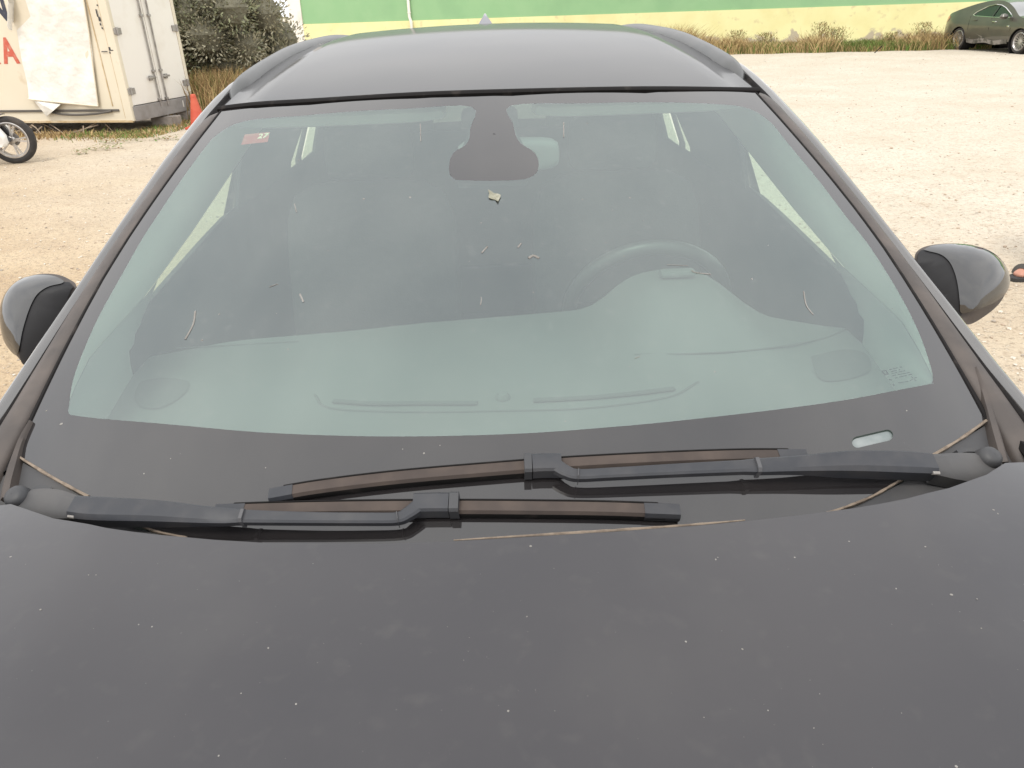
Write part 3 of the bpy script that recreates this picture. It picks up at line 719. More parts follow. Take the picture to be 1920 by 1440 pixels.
obj('brake_disc', *xf(Matrix.Translation((0, -sg*.052, MR)), lathe([(.04, -.002), (.08, -.002), (.08, .002), (.04, .002)], 30, 'Y', True)), M['galv'], mo, world=False)
fd = [[(MR*1.10*cos(a)*1.0, y, MR+MR*1.10*sin(a)-.012*abs(y)/.06) for y in (-.06, -.03, 0, .03, .06)] for a in [radians(x) for x in range(88, 40, -6)]]
obj('front_mudguard', *loft(fd, False), M['fork'], mo, world=False, solid=.006)
def shell(pts, y0, y1): return loft([[(x, y0, z) for x, z in pts], [(x, (y0*.4+y1*.6)*1.0, z) for x, z in pts], [(x*1.0+.03, y1, z) for x, z in pts]], True)
for s in (-1, 1):
    obj('leg_shield', *shell([(.035, .22), (-.01, .27), (.005, .36), (.10, .52), (.24, .76), (.36, .86), (.44, .70), (.38, .45), (.30, .25)], s*.085, s*.16), M['white_plastic'], mo, world=False, sharp=50)
    obj('leg_shield_insert', *shell([(.07, .33), (.065, .39), (.15, .52), (.25, .52), (.23, .34)], s*.12, s*.166), M['fork'], mo, world=False, sharp=50)
obj('engine', *merge(box((.55, 0, .32), (.34, .2, .2), .04), tube([(.45, .02, .36), (.30, .02, .34)], .07, 12)), M['fork'], mo, world=False)
obj('tail_fairing', *shell([(.5, .50), (.48, .62), (.85, .72), (1.35, .80), (1.62, .84), (1.5, .72), (1.1, .58), (.8, .46)], -.12, .12), M['white_plastic'], mo, world=False, sharp=50)
obj('seat', *shell([(.55, .72), (.62, .78), (.95, .77), (1.3, .84), (1.45, .86), (1.4, .79), (.9, .70)], -.13, .13), M['fork'], mo, world=False, sharp=50)
obj('handlebar', *tube(smooth_path([(.42, -.34, 1.02), (.36, -.16, 1.0), (.34, 0, .97), (.36, .16, 1.0), (.42, .34, 1.02)], 5), .014, 8), M['fork'], mo, world=False)
obj('headlight', *xf(Matrix.Translation((.25, 0, .90)) @ Matrix.Diagonal((.10, .11, .10, 1)), lathe([(.02, -1), (.7, -.7), (1, 0), (.7, .7), (.02, 1)], 16)), M['white_plastic'], mo, world=False)
objs('swing_arm', [tube([(.62, .09, .30), (1.22, .07, MR)], .025, 8), tube([(.62, -.09, .30), (1.22, -.07, MR)], .025, 8)], M['fork'], mo, world=False)
obj('exhaust_pipe', *tube(smooth_path([(.42, -.05, .26), (.6, -.13, .18), (.9, -.16, .25), (1.35, -.17, .34)], 5), [.022]*8+[.045]*8, 10), M['galv'], mo, world=False)

# ------------------------------------------------------------------ person standing just outside the right edge
def person():
    toe = at_z(1896, 527, 0.0); fdir = Vector((-.92, -.40, 0)).normalized(); side = Vector((-fdir.y, fdir.x, 0))
    heel = toe-fdir*.25; ank = toe-fdir*.20
    po = ank+side*.12 if False else ank
    other = ank+side*.26+fdir*-.10       # second foot, to the person's other side
    hip = (ank+other)/2
    p = thing('person', 'standing person in dark trousers and sandals right of the car mirror', 'person', (hip.x, hip.y, 0))
    skin = mat('skin', (.48, .24, .17), .55, var=((.42, .20, .14), 20, .4, .7)); cloth = mat('dark_trousers', (.05, .055, .07), .9, bump=(40, .3, .01)); shirt = mat('grey_shirt', (.18, .18, .2), .9, bump=(30, .3, .01))
    P = {}; E_ = []; Rr = {}
    def j(n, v, r): P[n] = Vector(v); Rr[n] = r
    up = Vector((0, 0, 1)); f = fdir; s = side
    j('pelvis', hip+up*.88, (.145, .115)); j('waist', hip+up*1.02, (.13, .10)); j('chest', hip+up*1.22-f*.01, (.155, .115)); j('neckb', hip+up*1.38-f*.01, (.075, .07)); j('neck', hip+up*1.45, (.052, .055)); j('head', hip+up*1.55+f*.015, (.076, .092)); j('crown', hip+up*1.64+f*.01, (.062, .075))
    E_ += [('pelvis', 'waist'), ('waist', 'chest'), ('chest', 'neckb'), ('neckb', 'neck'), ('neck', 'head'), ('head', 'crown')]
    for k, a, sg_ in (('l', ank, -1), ('r', other, 1)):
        a = Vector((a.x, a.y, 0))
        hp = hip+s*sg_*.085+up*.80
        j('hip'+k, hp, (.085, .09)); j('knee'+k, (hp+a)/2+up*.04+f*.02, (.055, .058)); j('calf'+k, a+up*.27-f*.015, (.052, .055)); j('ank'+k, a+up*.085, (.036, .04))
        j('ball'+k, a+up*.035+f*.12, (.040, .026)); j('toe'+k, a+up*.026+f*.165, (.038, .018)); j('heel'+k, a+up*.035-f*.035, (.032, .03))
        E_ += [('pelvis', 'hip'+k), ('hip'+k, 'knee'+k), ('knee'+k, 'calf'+k), ('calf'+k, 'ank'+k), ('ank'+k, 'ball'+k), ('ball'+k, 'toe'+k), ('ank'+k, 'heel'+k)]
        sh = hip+up*1.34+s*sg_*.19; j('sh'+k, sh, (.058, .058)); j('elb'+k, sh-up*.29+s*sg_*.05-f*.02, (.042, .042)); j('wr'+k, sh-up*.53+s*sg_*.06+f*.05, (.028, .03)); j('palm'+k, sh-up*.61+s*sg_*.055+f*.07, (.022, .038))
        E_ += [('chest', 'sh'+k), ('sh'+k, 'elb'+k), ('elb'+k, 'wr'+k), ('wr'+k, 'palm'+k)]
        for q in range(5):
            nm = 'f%d%s' % (q, k); b = P['palm'+k]+f*(.030-.018*q) - up*.03; ln = (.05, .075, .082, .075, .058)[q]
            if q == 0: b = P['palm'+k]+f*.035+up*.01
            j(nm, b-up*ln*.5+f*(.02 if q == 0 else 0), (.009, .009)); j(nm+'t', b-up*ln-s*sg_*.015+f*(.025 if q == 0 else 0), (.007, .007)); E_ += [('palm'+k, nm), (nm, nm+'t')]
    names = list(P); me = bpy.data.meshes.new('body'); inv = parent_matrix(p).inverted()
    me.from_pydata([tuple(inv @ P[n]) for n in names], [(names.index(a), names.index(b)) for a, b in E_], [])
    o = bpy.data.objects.new('body', me); COL.objects.link(o); o.parent = p
    md = o.modifiers.new('skin', 'SKIN')
    for i, n in enumerate(names): me.skin_vertices[0].data[i].radius = Rr[n]; me.skin_vertices[0].data[i].use_root = (n == 'pelvis')
    sub = o.modifiers.new('sub', 'SUBSURF'); sub.levels = 2; sub.render_levels = 2
    dg = bpy.context.evaluated_depsgraph_get(); me2 = bpy.data.meshes.new_from_object(o.evaluated_get(dg))
    o.modifiers.clear(); o.data = me2; me2.materials.clear()
    for m_ in (skin, cloth, shirt): me2.materials.append(m_)
    for pl in me2.polygons:
        z = pl.center.z; lat = abs((o.matrix_world.to_3x3() @ Vector(pl.center)).dot(side)) if False else abs(Vector(pl.center).dot(side))
        pl.material_index = 0
    me2.shade_smooth()
    # clothes: shells grown from the body surface
    def cloth_shell(nm, test, off, m_):
        vmap = {}; V, Fc = [], []
        for pl in me2.polygons:
            if test(pl.center):
                idx = []
                for vi in pl.vertices:
                    if vi not in vmap: vmap[vi] = len(V); V.append(me2.vertices[vi].co+me2.vertices[vi].normal*off)
                    idx.append(vmap[vi])
                Fc.append(tuple(idx))
        obj(nm, V, Fc, m_, p, world=False, sharp=None)
    cloth_shell('trousers', lambda c: .20 < c.z < .95 and abs(c.dot(side)) < .24, .014, cloth)
    cloth_shell('shirt', lambda c: .93 < c.z < 1.42 and abs(c.dot(side)) < .26, .013, shirt)
    hd_ = inv @ P['head']
    cloth_shell('hair', lambda c: c.z > 1.60 or (c.z > 1.50 and (c-hd_).dot(fdir) < -.01 and abs(c.dot(side)) < .12), .012, mat('dark_hair', (.02, .016, .013), .8))
    fc = []
    for sg_ in (-1, 1):
        fc.append(xf(Matrix.Translation(hd_+f*.080+s*sg_*.030+up*.012) @ Matrix.Diagonal((.009, .012, .008, 1)), lathe([(.02, -1), (.7, -.7), (1, 0), (.7, .7), (.02, 1)], 10)))
    objs('eye', fc, mat('eye_dark', (.03, .025, .02), .3), p, world=False)
    obj('nose', *xf(Matrix.Translation(hd_+f*.092-up*.012) @ Matrix.Diagonal((.014, .013, .024, 1)), lathe([(.02, -1), (.9, -.6), (.7, 0), (.3, .8), (.02, 1)], 10)), skin, p, world=False)
    obj('mouth', *xf(Matrix.Translation(hd_+f*.086-up*.052), box((0, 0, 0), (.010, .042, .009), .004)), mat('lips', (.40, .15, .12), .5), p, world=False)
    for sg_ in (-1, 1):
        obj('ear', *xf(Matrix.Translation(hd_+s*sg_*.078-f*.005) @ Matrix.Diagonal((.018, .009, .03, 1)), lathe([(.02, -1), (.7, -.7), (1, 0), (.8, .7), (.02, 1)], 10)), skin, p, world=False)
    sole = mat('sandal_sole', (.035, .033, .032), .8); strap = mat('sandal_strap', (.07, .065, .06), .7)
    for a in (ank, other):
        a = Vector((a.x, a.y, 0)); ol = [(-.07, .025), (-.05, .042), (.02, .040), (.10, .052), (.165, .050), (.205, .026), (.212, -.005), (.19, -.040), (.12, -.048), (.02, -.035), (-.05, -.038), (-.07, -.022)]
        V = []; n = len(ol)
        for z in (.002, .022):
            V += [a+f*x+s*y+up*z for x, y in ol]
        sd = obj('sandal', V, [tuple(range(n, 2*n)), tuple(reversed(range(n)))]+[(i, (i+1) % n, n+(i+1) % n, n+i) for i in range(n)], sole, p, smooth=False)
        for x0, wd, hh in ((.115, .052, .068), (.0, .044, .085)):
            pts = [a+f*x0+s*(wd*1.02)*cos(t)+up*(.02+hh*sin(t)*.85) for t in [pi*k/10 for k in range(11)]]
            obj('strap', *sweep(pts, [(-.014, -.002), (.014, -.002), (.014, .003), (-.014, .003)], lambda i, q, a=a: (q-(a+up*.03)).normalized()), strap, sd)
person()

# ================================================================== the black car in front
def zw(x, y): return .93+.51*(y-.70-.356*x*x)+.05*(y-.7)*(1.66-y)            # windshield sheet
def zw_n(x, y):
    e = .002; return Vector((-(zw(x+e, y)-zw(x-e, y))/(2*e), -(zw(x, y+e)-zw(x, y-e))/(2*e), 1)).normalized()
def zr(x, y): return 1.507-.048*(y-3.1)**2-.07*x*x-.016*sstep(.47, .575, abs(x))   # roof skin
def zh(x, y):                                                                 # bonnet and wing tops
    a = abs(x); d = .78-y
    z = 1.0-.085*d-.10*d*d*(d > 0)-.05*x*x-1.1*max(0, a-.66)**2
    z += .006*sstep(.40, .50, a-.10*(y-.5))*(1-sstep(.8, .95, y))
    return z
GP = lambda px, py, h=0: on_surf(px, py, zw, h)
black_car = thing('black_car', 'dusty black estate car with roof rails filling the foreground', 'car', (0, 2.15, 0))

# glass outline traced on the sheet (both edges averaged so the car is symmetric)
eL = [(40, 880), (46, 856), (59, 795), (78, 745), (116, 677), (142, 629), (197, 520), (250, 434), (300, 357), (350, 287), (400, 228), (417, 206)]
eR = [(1838, 815), (1831, 790), (1821, 752), (1806, 707), (1782, 665), (1730, 580), (1662, 460), (1612, 401), (1573, 358), (1544, 326), (1462, 227), (1418, 179)]
L3 = sorted([(p.y, -p.x) for p in (GP(*q) for q in eL)]); R3_ = sorted([(p.y, p.x) for p in (GP(*q) for q in eR)])
GE = [(.97, .715), (1.04, .7105), (1.1, .705), (1.16, .6985), (1.23, .689), (1.3, .6775), (1.38, .659), (1.46, .637), (1.54, .6125), (1.62, .587), (1.69, .563), (1.715, .555)]
eT = [(420, 211), (480, 203), (580, 197), (780, 185), (960, 180), (1210, 175), (1412, 177)]
topE = [(p.x, p.y) for p in (GP(*q) for q in eT)][1:-1]
topE = [(x, y) for x, y in topE]
eB = [(1850, 790), (1745, 856), (1690, 900), (1620, 935), (1560, 960)]
bl = [(35, 857), (165, 932), (255, 985), (345, 1006)]
BR = [GP(*q) for q in eB]; BLft = [GP(*q) for q in bl]
botE = [(BR[k].x, BR[k].y) for k in range(5)] + [(.2, .725), (0, .71), (-.2, .72)] + [(p.x, p.y) for p in reversed(BLft)]
outline = [(-x, y) for y, x in GE if y > BLft[0].y+.02] + topE + [(x, y) for y, x in reversed(GE) if y > BR[0].y+.02] + botE
clearP = [(128, 770), (137, 713), (157, 657), (187, 590), (233, 507), (267, 447), (300, 397), (323, 362), (360, 309), (385, 276), (400, 258), (419, 244), (437, 234), (466, 226), (520, 220), (578, 216), (760, 204), (884, 200),
          (882, 240), (879, 262), (870, 274), (853, 284), (845, 296), (842, 312), (843, 325), (850, 334), (866, 338), (925, 339), (975, 337), (997, 331), (1008, 320), (1010, 305), (1006, 292), (996, 281), (978, 270), (968, 256), (962, 232), (958, 198),
          (1090, 194), (1225, 192), (1340, 195), (1385, 199), (1410, 206), (1431, 218), (1452, 237), (1475, 266), (1537, 341), (1587, 407), (1627, 457), (1680, 540), (1720, 617), (1743, 680), (1749, 708), (1747, 717), (1738, 721),
          (1597, 748), (1447, 769), (1280, 788), (1130, 802), (973, 813), (800, 818), (640, 817), (480, 810), (333, 797), (200, 786), (140, 779), (130, 776)]
_c = [(p.x, p.y) for p in (GP(*q) for q in clearP)]
clear = [(p.x, p.y) for p in smooth_path([(x, y, 0) for x, y in _c]+[(_c[0][0], _c[0][1], 0)], 4)[:-1]]
vin = []
for k in range(14):
    a = pi/2+pi*k/13 if k < 7 else None
va, vb = Vector((1608, 829)), Vector((1664, 816)); ud = (vb-va).normalized(); un = Vector((-ud.y, ud.x))
vinP = [va+(-ud*cos(t)+un*sin(t))*10.5 for t in [-pi/2+pi*k/8 for k in range(9)]] + [vb+(ud*cos(t)+un*sin(t))*10.5 for t in [pi/2-pi*k/8 for k in range(9)]]
vin = [(p.x, p.y) for p in (GP(q.x, q.y) for q in vinP)]
gl = lambda h: (lambda x, y: (x, y, zw(x, y)+h))
wind = obj('windshield', *patch(clear, [], .035, gl(0)), M['glass'], black_car, sharp=None)
obj('frit_band', *patch(outline, [clear, vin], .035, gl(0)), M['frit'], wind, sharp=None, label='black ceramic border of the windshield')
obj('vin_window', *patch(vin, [], .02, gl(-.003)), M['vin'], wind, sharp=None)
# rubber strip between roof and glass
stp = [GP(*q) for q in ((408, 207), (480, 199), (580, 193), (780, 181), (960, 175), (1210, 170), (1424, 172))]
sp_ = smooth_path([p+Vector((0, .004, .004)) for p in stp], 6)
obj('roof_seal', *sweep(sp_, [(-.005, -.012), (.006, -.012), (.0065, .001), (.002, .003), (-.005, .002)], lambda i, p: zw_n(p.x, p.y)), M['rubber'], black_car)
# sticker inside the glass, upper left
def stick_m(px, py, h): 
    p = GP(px, py, h); return p
sa, sb, sc_, sd_ = [GP(*q, -.004) for q in ((459, 252), (506, 247.5), (502, 266), (452, 271.5))]
M['red_sticker'] = mat('red_sticker', (.36, .05, .042), .6, var=((.40, .16, .12), 40, .45, .7)); M['cream_print'] = mat('cream_print', (.85, .78, .6), .6)
st = obj('inspection_sticker', [sa, sb, sc_, sd_], [(0, 3, 2, 1)], M['red_sticker'], wind, smooth=False)
ux = (sb-sa).normalized(); uy = (sa-sd_); uy = (uy-ux*uy.dot(ux)).normalized(); uz = ux.cross(uy)
o_ = sa.lerp(sb, .58)+(sd_-sa)*.60+uz*.001
tm = Matrix(((ux.x, uy.x, uz.x, o_.x), (ux.y, uy.y, uz.y, o_.y), (ux.z, uy.z, uz.z, o_.z), (0, 0, 0, 1)))
obj('sticker_number', *text_part('27', .022, tm), M['cream_print'], st, smooth=False)
# etched marking bottom right of the glass: emblem square and rows of fine print
mk = []
def dash(x0, y0, x1, y1, w):
    d = Vector((x1-x0, y1-y0)).normalized(); n = Vector((-d.y, d.x))*w/2
    mk.append(([GP(x, y, -.0015) for x, y in ((x0-n.x, y0-n.y), (x1-n.x, y1-n.y), (x1+n.x, y1+n.y), (x0+n.x, y0+n.y))], [(0, 1, 2, 3)]))
dash(1653, 696, 1661, 694.5, 2); dash(1658, 702.5, 1666, 701, 2.5); dash(1654, 696, 1659, 702, 2.4); dash(1661, 695, 1665, 701, 2.4)
for x0, y0, x1, y1 in ((1667, 693.5, 1683, 689.5), (1687, 688.5, 1691, 688), (1670, 697, 1681, 694.5), (1684, 694, 1688, 693), (1671, 700.5, 1682, 698.5), (1684, 697.5, 1697, 695), (1673, 704.5, 1680, 703), (1683, 702.5, 1706, 698), (1678, 709, 1683, 708), (1686, 707, 1700, 704), (1684, 718, 1703, 715)):
    dash(x0, y0, x1, y1, 1.5)
dash(1704, 702.5, 1710, 702, 1.6); dash(1708, 706, 1713, 710, 1.6); dash(1714, 709, 1719, 708, 1.5); dash(1711, 711, 1706, 714, 1.4); dash(1714, 711, 1718, 714, 1.4); dash(1667, 711, 1672, 713, 3); dash(1674, 720, 1677, 723, 3)
obj('glass_marking', *merge(*mk), M['print'], wind, smooth=False)

# ---- dirt specks
def specks(lst, fn, nrm):
    ps = []
    for px, py, r in lst:
        c = on_surf(px, py, fn); d = (c-C0).length; rr = .62*r*d/F_PX; n = nrm(c.x, c.y); q = Vector((0, 0, 1)).rotation_difference(n).to_matrix().to_4x4()
        m = Matrix.Translation(c) @ q @ Matrix.Rotation(random.uniform(0, 6), 4, 'Z') @ Matrix.Diagonal((rr*random.uniform(.8, 1.4), rr*random.uniform(.8, 1.3), rr*.35, 1))
        ps.append(xf(m, lathe([(.001, 1), (.6, .8), (.95, .35), (1, -.2)], 7)))
    return merge(*ps)
def streaks(lst, fn, nrm):
    ps = []
    for pts, w in lst:
        P = [on_surf(x, y, fn, .0006) for x, y in pts]; rr = .72*w*(P[0]-C0).length/F_PX/2
        ps.append(sweep(smooth_path(P, 4), [(-rr, 0), (0, rr*.4), (rr, 0)], lambda i, p: nrm(p.x, p.y)))
    return merge(*ps)
wsp = [(682, 373, 3), (769, 370, 3), (1092, 374, 2.6), (1181, 371, 2.4), (1101, 231, 2), (902, 418, 2), (1410, 523, 2.6), (1206, 413, 1.6), (1148, 394, 1.6), (1500, 420, 2), (115, 795, 4), (87, 770, 2.5), (795, 850, 3.2), (825, 835, 1.8),
       (755, 842, 1.6), (498, 877, 1.8), (320, 860, 1.6), (270, 888, 2.2), (540, 655, 2.4), (1180, 688, 1.8), (1000, 548, 1.8), (520, 534, 1.6), (780, 710, 1.6), (1340, 697, 2.4), (1700, 770, 2), (411, 589, 2), (379, 638, 2.6), (518, 588, 1.4),
       (902, 558, 1.8), (1170, 480, 1.6), (1136, 455, 1.6), (1098, 468, 1.6), (615, 470, 1.5), (700, 450, 1.3), (880, 490, 1.4), (1330, 420, 1.4), (560, 300, 1.4), (1060, 790, 1.6), (840, 735, 1.4), (680, 672, 1.5), (1440, 460, 1.5)]
for _ in range(45): wsp.append((random.uniform(150, 1750), random.uniform(220, 900), random.uniform(.4, .9)))
up_n = lambda x, y: Vector((0, -.08, 1)).normalized()
obj('dirt_specks', *merge(specks(wsp, zw, zw_n), streaks([([(1057, 229), (1057, 257)], 2.4), ([(788, 232), (789, 265)], 2), ([(366, 583), (362, 608), (347, 636)], 4.5), ([(562, 551), (569, 566)], 4), ([(1507, 546), (1512, 572), (1525, 590)], 3),
        ([(903, 474), (914, 462)], 4), ([(971, 464), (977, 456)], 4), ([(991, 484), (1000, 479), (1011, 484)], 7), ([(901, 572), (903, 560)], 2.2), ([(1297, 507), (1305, 511), (1333, 514)], 3), ([(1250, 496), (1290, 498)], 1.4), ([(552, 382), (556, 398)], 2), ([(505, 538), (520, 532)], 2.2), ([(1190, 672), (1200, 668)], 1.6)], zw, zw_n)), M['speck'], wind, kind='stuff')

# ---- bonnet, wings
he = [(20, 945), (100, 972), (200, 990), (300, 1003), (400, 1012), (500, 1018), (700, 1020), (850, 1015), (1000, 1006), (1150, 997), (1300, 986), (1400, 977), (1500, 966), (1600, 953), (1700, 935), (1780, 915), (1850, 890), (1885, 868), (1905, 842), (1917, 805)]
HE = [on_surf(*q, zh) for q in he]
HEh = sorted([(abs(p.x), p.y) for p in HE])
edge_y = lambda a: interp([(0, .737)]+[h for h in HEh if h[0] > .02], a)
rear = [(p.x, p.y) for p in HE]
hw = [(.95, .748), (.87, .735), (.80, .695), (.70, .612), (.60, .572), (.52, .515), (.49, .497), (.3, .44), (.1, .41), (-.08, .38)]
rear_ok = [(x, y) for x, y in rear if abs(x) < .69]
hoodP = [(-.735, .90), (-.715, .868)] + rear_ok + [(.715, .868), (.735, .90)] + [(x, y) for y, x in hw[1:]] + [(.2, -.13), (-.2, -.13)] + [(-x, y) for y, x in reversed(hw[1:])]
hood = obj('bonnet', *patch(hoodP, [], .04, lambda x, y: (x, y, zh(x, y))), M['paint'], black_car, sharp=None, solid=.004)
hsp = [(995, 1024, 4.2), (1342, 1049, 3), (1346, 1045, 2), (1680, 1104, 3.4), (1784, 1115, 4), (555, 1320, 2.8), (953, 1333, 3), (410, 1417, 3), (1392, 1217, 2.8), (1286, 1203, 3), (1793, 1437, 2.8), (20, 1044, 2.8), (76, 1143, 2.4), (260, 1171, 2), (285, 1175, 2),
       (452, 1300, 2), (503, 1215, 2.4), (1863, 956, 2.6), (1871, 963, 2.2), (988, 1156, 2.2), (1490, 1045, 2), (1672, 1083, 2), (1735, 1025, 2.4), (1592, 1015, 2.4), (1440, 1332, 2), (1526, 1365, 1.8), (1537, 1301, 1.6), (1320, 1345, 1.6), (180, 1078, 1.8), (166, 1078, 1.6), (1832, 1123, 1.8), (1840, 1178, 1.8)]
for _ in range(110): hsp.append((random.uniform(0, 1920), random.uniform(1040, 1440), random.uniform(.35, .95)))
obj('dirt_specks', *specks(hsp, zh, up_n), M['speck'], hood, kind='stuff')
def body_w(y, z):      # half width of the body side
    w = .80+.095*sstep(1.02, .70, z)-.035*sstep(.5, .2, z)
    if z > 1.0: w = .79-.40*(z-1.0)+.01
    w -= .13*max(0, (.45-y)/.7)**2 + .09*max(0, (y-3.7)/.8)**2
    return w
OC = [(.88, .93), (.93, .955), (.99, .975), (1.08, 1.0), (1.16, 1.033), (1.244, 1.07), (1.34, 1.113), (1.432, 1.158), (1.54, 1.21), (1.645, 1.26), (1.75, 1.302), (1.85, 1.338), (1.97, 1.372), (2.085, 1.395), (2.3, 1.412), (2.6, 1.422), (3.1, 1.428), (3.6, 1.415), (4.0, 1.39), (4.3, 1.35), (4.42, 1.30)]
oz = lambda y: interp(OC, y)
ox = lambda z: .79-.40*(z-1.0)
wing_top = [(y, zh(.795, y)) for y in (-.05, .1, .3, .5, .7, .85, .93)]
y_arch = (.62, 3.28); ra = .36
def arch2(c): return [(c+ra*cos(pi*k/14), .31+ra*sin(pi*k/14)) for k in range(15)]
sideP = [(-.14, .32), (-.16, .55), (-.12, .72)] + [(y, z) for y, z in wing_top] + OC[1:] + [(4.48, 1.0), (4.5, .7), (4.45, .35), (4.2, .24)] + [(2*3.28-a, z) for a, z in arch2(3.28)][::-1][::-1]
sideP = [(-.14, .32), (-.16, .55), (-.12, .72)] + wing_top + OC[2:] + [(4.48, 1.0), (4.5, .7), (4.45, .35), (4.2, .24)] + arch2(3.28) + arch2(.62) + [(.15, .25)]
belt = lambda y: .985+.015*(y-1.6)
def wtop(y): return oz(y)-.035
wins = [[(1.36, belt(1.36)), (1.36, wtop(1.36)-.0)] + [(y, wtop(y)) for y in (1.5, 1.65, 1.85, 2.08, 2.24)] + [(2.24, belt(2.24)), (1.8, belt(1.8))],
        [(2.36, belt(2.36))] + [(y, wtop(y)) for y in (2.36, 2.6, 2.9, 3.215)] + [(3.215, belt(3.215)), (2.8, belt(2.8))],
        [(3.275, belt(3.275))] + [(y, wtop(y)) for y in (3.275, 3.5, 3.8, 4.0)] + [(4.12, 1.2), (4.05, belt(4.05)), (3.6, belt(3.6))]]
for sgn in (-1, 1):
    fs = lambda y, z, g=sgn: (g*body_w(y, z), y, z)
    up = Vector((sgn, 0, 0))
    obj('body_side', *patch(sideP, wins, .07, fs, up=up), M['paint'], black_car, sharp=55)
    for w in wins:
        obj('side_window', *patch(w, [], .12, lambda y, z, g=sgn: (g*(body_w(y, z)-.010), y, z), up=up), M['sideglass'], black_car, sharp=None)
    # wing top between bonnet gap and body side
    wt = [(sgn*(x+.006), y) for y, x in hw] + [(sgn*.795, -.05)] + [(sgn*.795, y) for y in (.1, .3, .5, .7, .85, .95)]
    obj('wing', *patch(wt, [], .05, lambda x, y: (x, y, zh(x, y)-.001)), M['paint'], black_car, sharp=None)
    gap = [(sgn*(x+.003), y, zh(x, y)-.012) for y, x in hw]
    obj('bonnet_gap', *tube(gap, .009, 6), M['rubber'], black_car)
    objs('door_gap', [tube([(sgn*(body_w(y, z)+.0005), y, z) for z in (1.0, .85, .7, .5, .32)], .005, 5) for y in (1.12, 2.30, 3.02)], M['rubber'], black_car)
    for y in (2.05, 3.0):
        obj('door_handle', *box((sgn*(body_w(y, .88)+.018), y, .88), (.03, .17, .028), .010), M['gloss'], black_car)
    obj('sill', *loft([[(sgn*(body_w(y, z)+.004), y, z) for z in (.2, .24, .30)] for y in [1.0+.2*k for k in range(10)]], False), M['plastic'], black_car)
    for y in y_arch:
        wp = wheel_parts(.315, .20, .21, 5, .05, black_car, (sgn*.77, y-2.15, .315), (sgn, 0, 0), M['tyre'], M['silver'], twin=True)
        obj('wheel_arch', *xf(Matrix.Translation((sgn*.70, y, .31)), lathe([(.36, sgn*.17), (.375, -sgn*.02), (.36, -sgn*.2), (.1, -sgn*.2)], 30, 'X')), M['rubber'], black_car)
# front and rear ends, hatch
def end_face(y0, zs, bow, x0):
    return loft([[(x0(z)*(2*j/12-1), y0(z)+bow*abs(2*j/12-1)**2.4, z) for j in range(13)] for z in zs], False)
obj('front_bumper', *end_face(lambda z: -.26+.10*sstep(.5, .88, z), (.22, .35, .5, .65, .76, .87), .12, lambda z: .70), M['paint'], black_car, sharp=None)
obj('grille', *end_face(lambda z: -.268+.06*sstep(.5, .88, z), (.48, .56, .64, .70), .03, lambda z: .42), M['plastic'], black_car, sharp=None)
for sgn in (-1, 1):
    obj('headlight', *loft([[(sgn*(.46+.30*t), -.20+.22*t*t, z0+.03*t) for t in (0, .25, .5, .75, 1)] for z0 in (.62, .70, .76)], False), mat('headlight_lens', (.45, .46, .47), .1, .3, 1.0, .02), black_car)
obj('tailgate', *end_face(lambda z: 4.50-.22*sstep(.95, 1.40, z), (.55, .8, 1.0), -.10, lambda z: .76), M['paint'], black_car, sharp=None)
obj('rear_window', *end_face(lambda z: 4.50-.22*sstep(.95, 1.40, z), (1.0, 1.1, 1.22, 1.34), -.08, lambda z: .74-.38*(z-1.0)), M['rearglass'], black_car, sharp=None)
obj('rear_bumper', *end_face(lambda z: 4.53, (.25, .4, .56), -.14, lambda z: .78), M['plastic'], black_car, sharp=None)
for sgn in (-1, 1):
    obj('tail_lamp', *loft([[(sgn*(.50+.26*t), 4.515-.10*t*t, z) for t in (0, .33, .66, 1)] for z in (.80, .88, .96)], False), M['red_lamp'], black_car)

# ---- roof
rf_front = [(p.x, p.y+.013) for p in stp]
rf = [(-.580, 1.80)] + [(p.x, p.y+.008) for p in sp_] + [(.580, 1.80), (.584, 1.95), (.59, 2.3), (.59, 3.2), (.58, 3.9), (.56, 4.3), (.3, 4.38), (0, 4.4), (-.3, 4.38), (-.56, 4.3), (-.58, 3.9), (-.59, 3.2), (-.59, 2.3), (-.584, 1.95)]
M['roof'] = mat('roof_paint', (.015, .015, .017), .5, 0, .42, .05, spec=.15, dust=((.09, .08, .075), .12, 4.0))
obj('roof', *patch(rf, [], .05, lambda x, y: (x, y, zr(x, y))), M['roof'], black_car, sharp=None)
fin = [[(s*w, 3.55+y, zr(0, 3.55+y)+z) for s, w, y, z in ((-1, wd, -.10*(1-k), k*.042), (0, 0, -.105*(1-k)-.004, k*.042), (1, wd, -.10*(1-k), k*.042), (1, wd*1.0, .07*(1-.35*k), k*.042), (-1, wd, .07*(1-.35*k), k*.042))] for k, wd in ((0, .028), (.3, .021), (.7, .009), (1, .003))]
obj('antenna_fin', *loft(fin), mat('fin_paint', (.05, .05, .07), .3, 0, 1, .05), black_car)
RL = [(.594, 1.94, 1.400), (.596, 2.0, 1.420), (.598, 2.08, 1.435), (.60, 2.2, 1.447), (.60, 2.31, 1.456), (.602, 2.52, 1.470), (.603, 2.70, 1.477), (.603, 2.88, 1.481), (.603, 3.28, 1.484), (.60, 3.6, 1.477), (.59, 3.95, 1.458), (.575, 4.2, 1.430)]
M['rail'] = mat('satin_black_rail', (.05, .053, .055), .5, 0, .24, .15, spec=.35, dust=((.15, .14, .13), .3, 8))
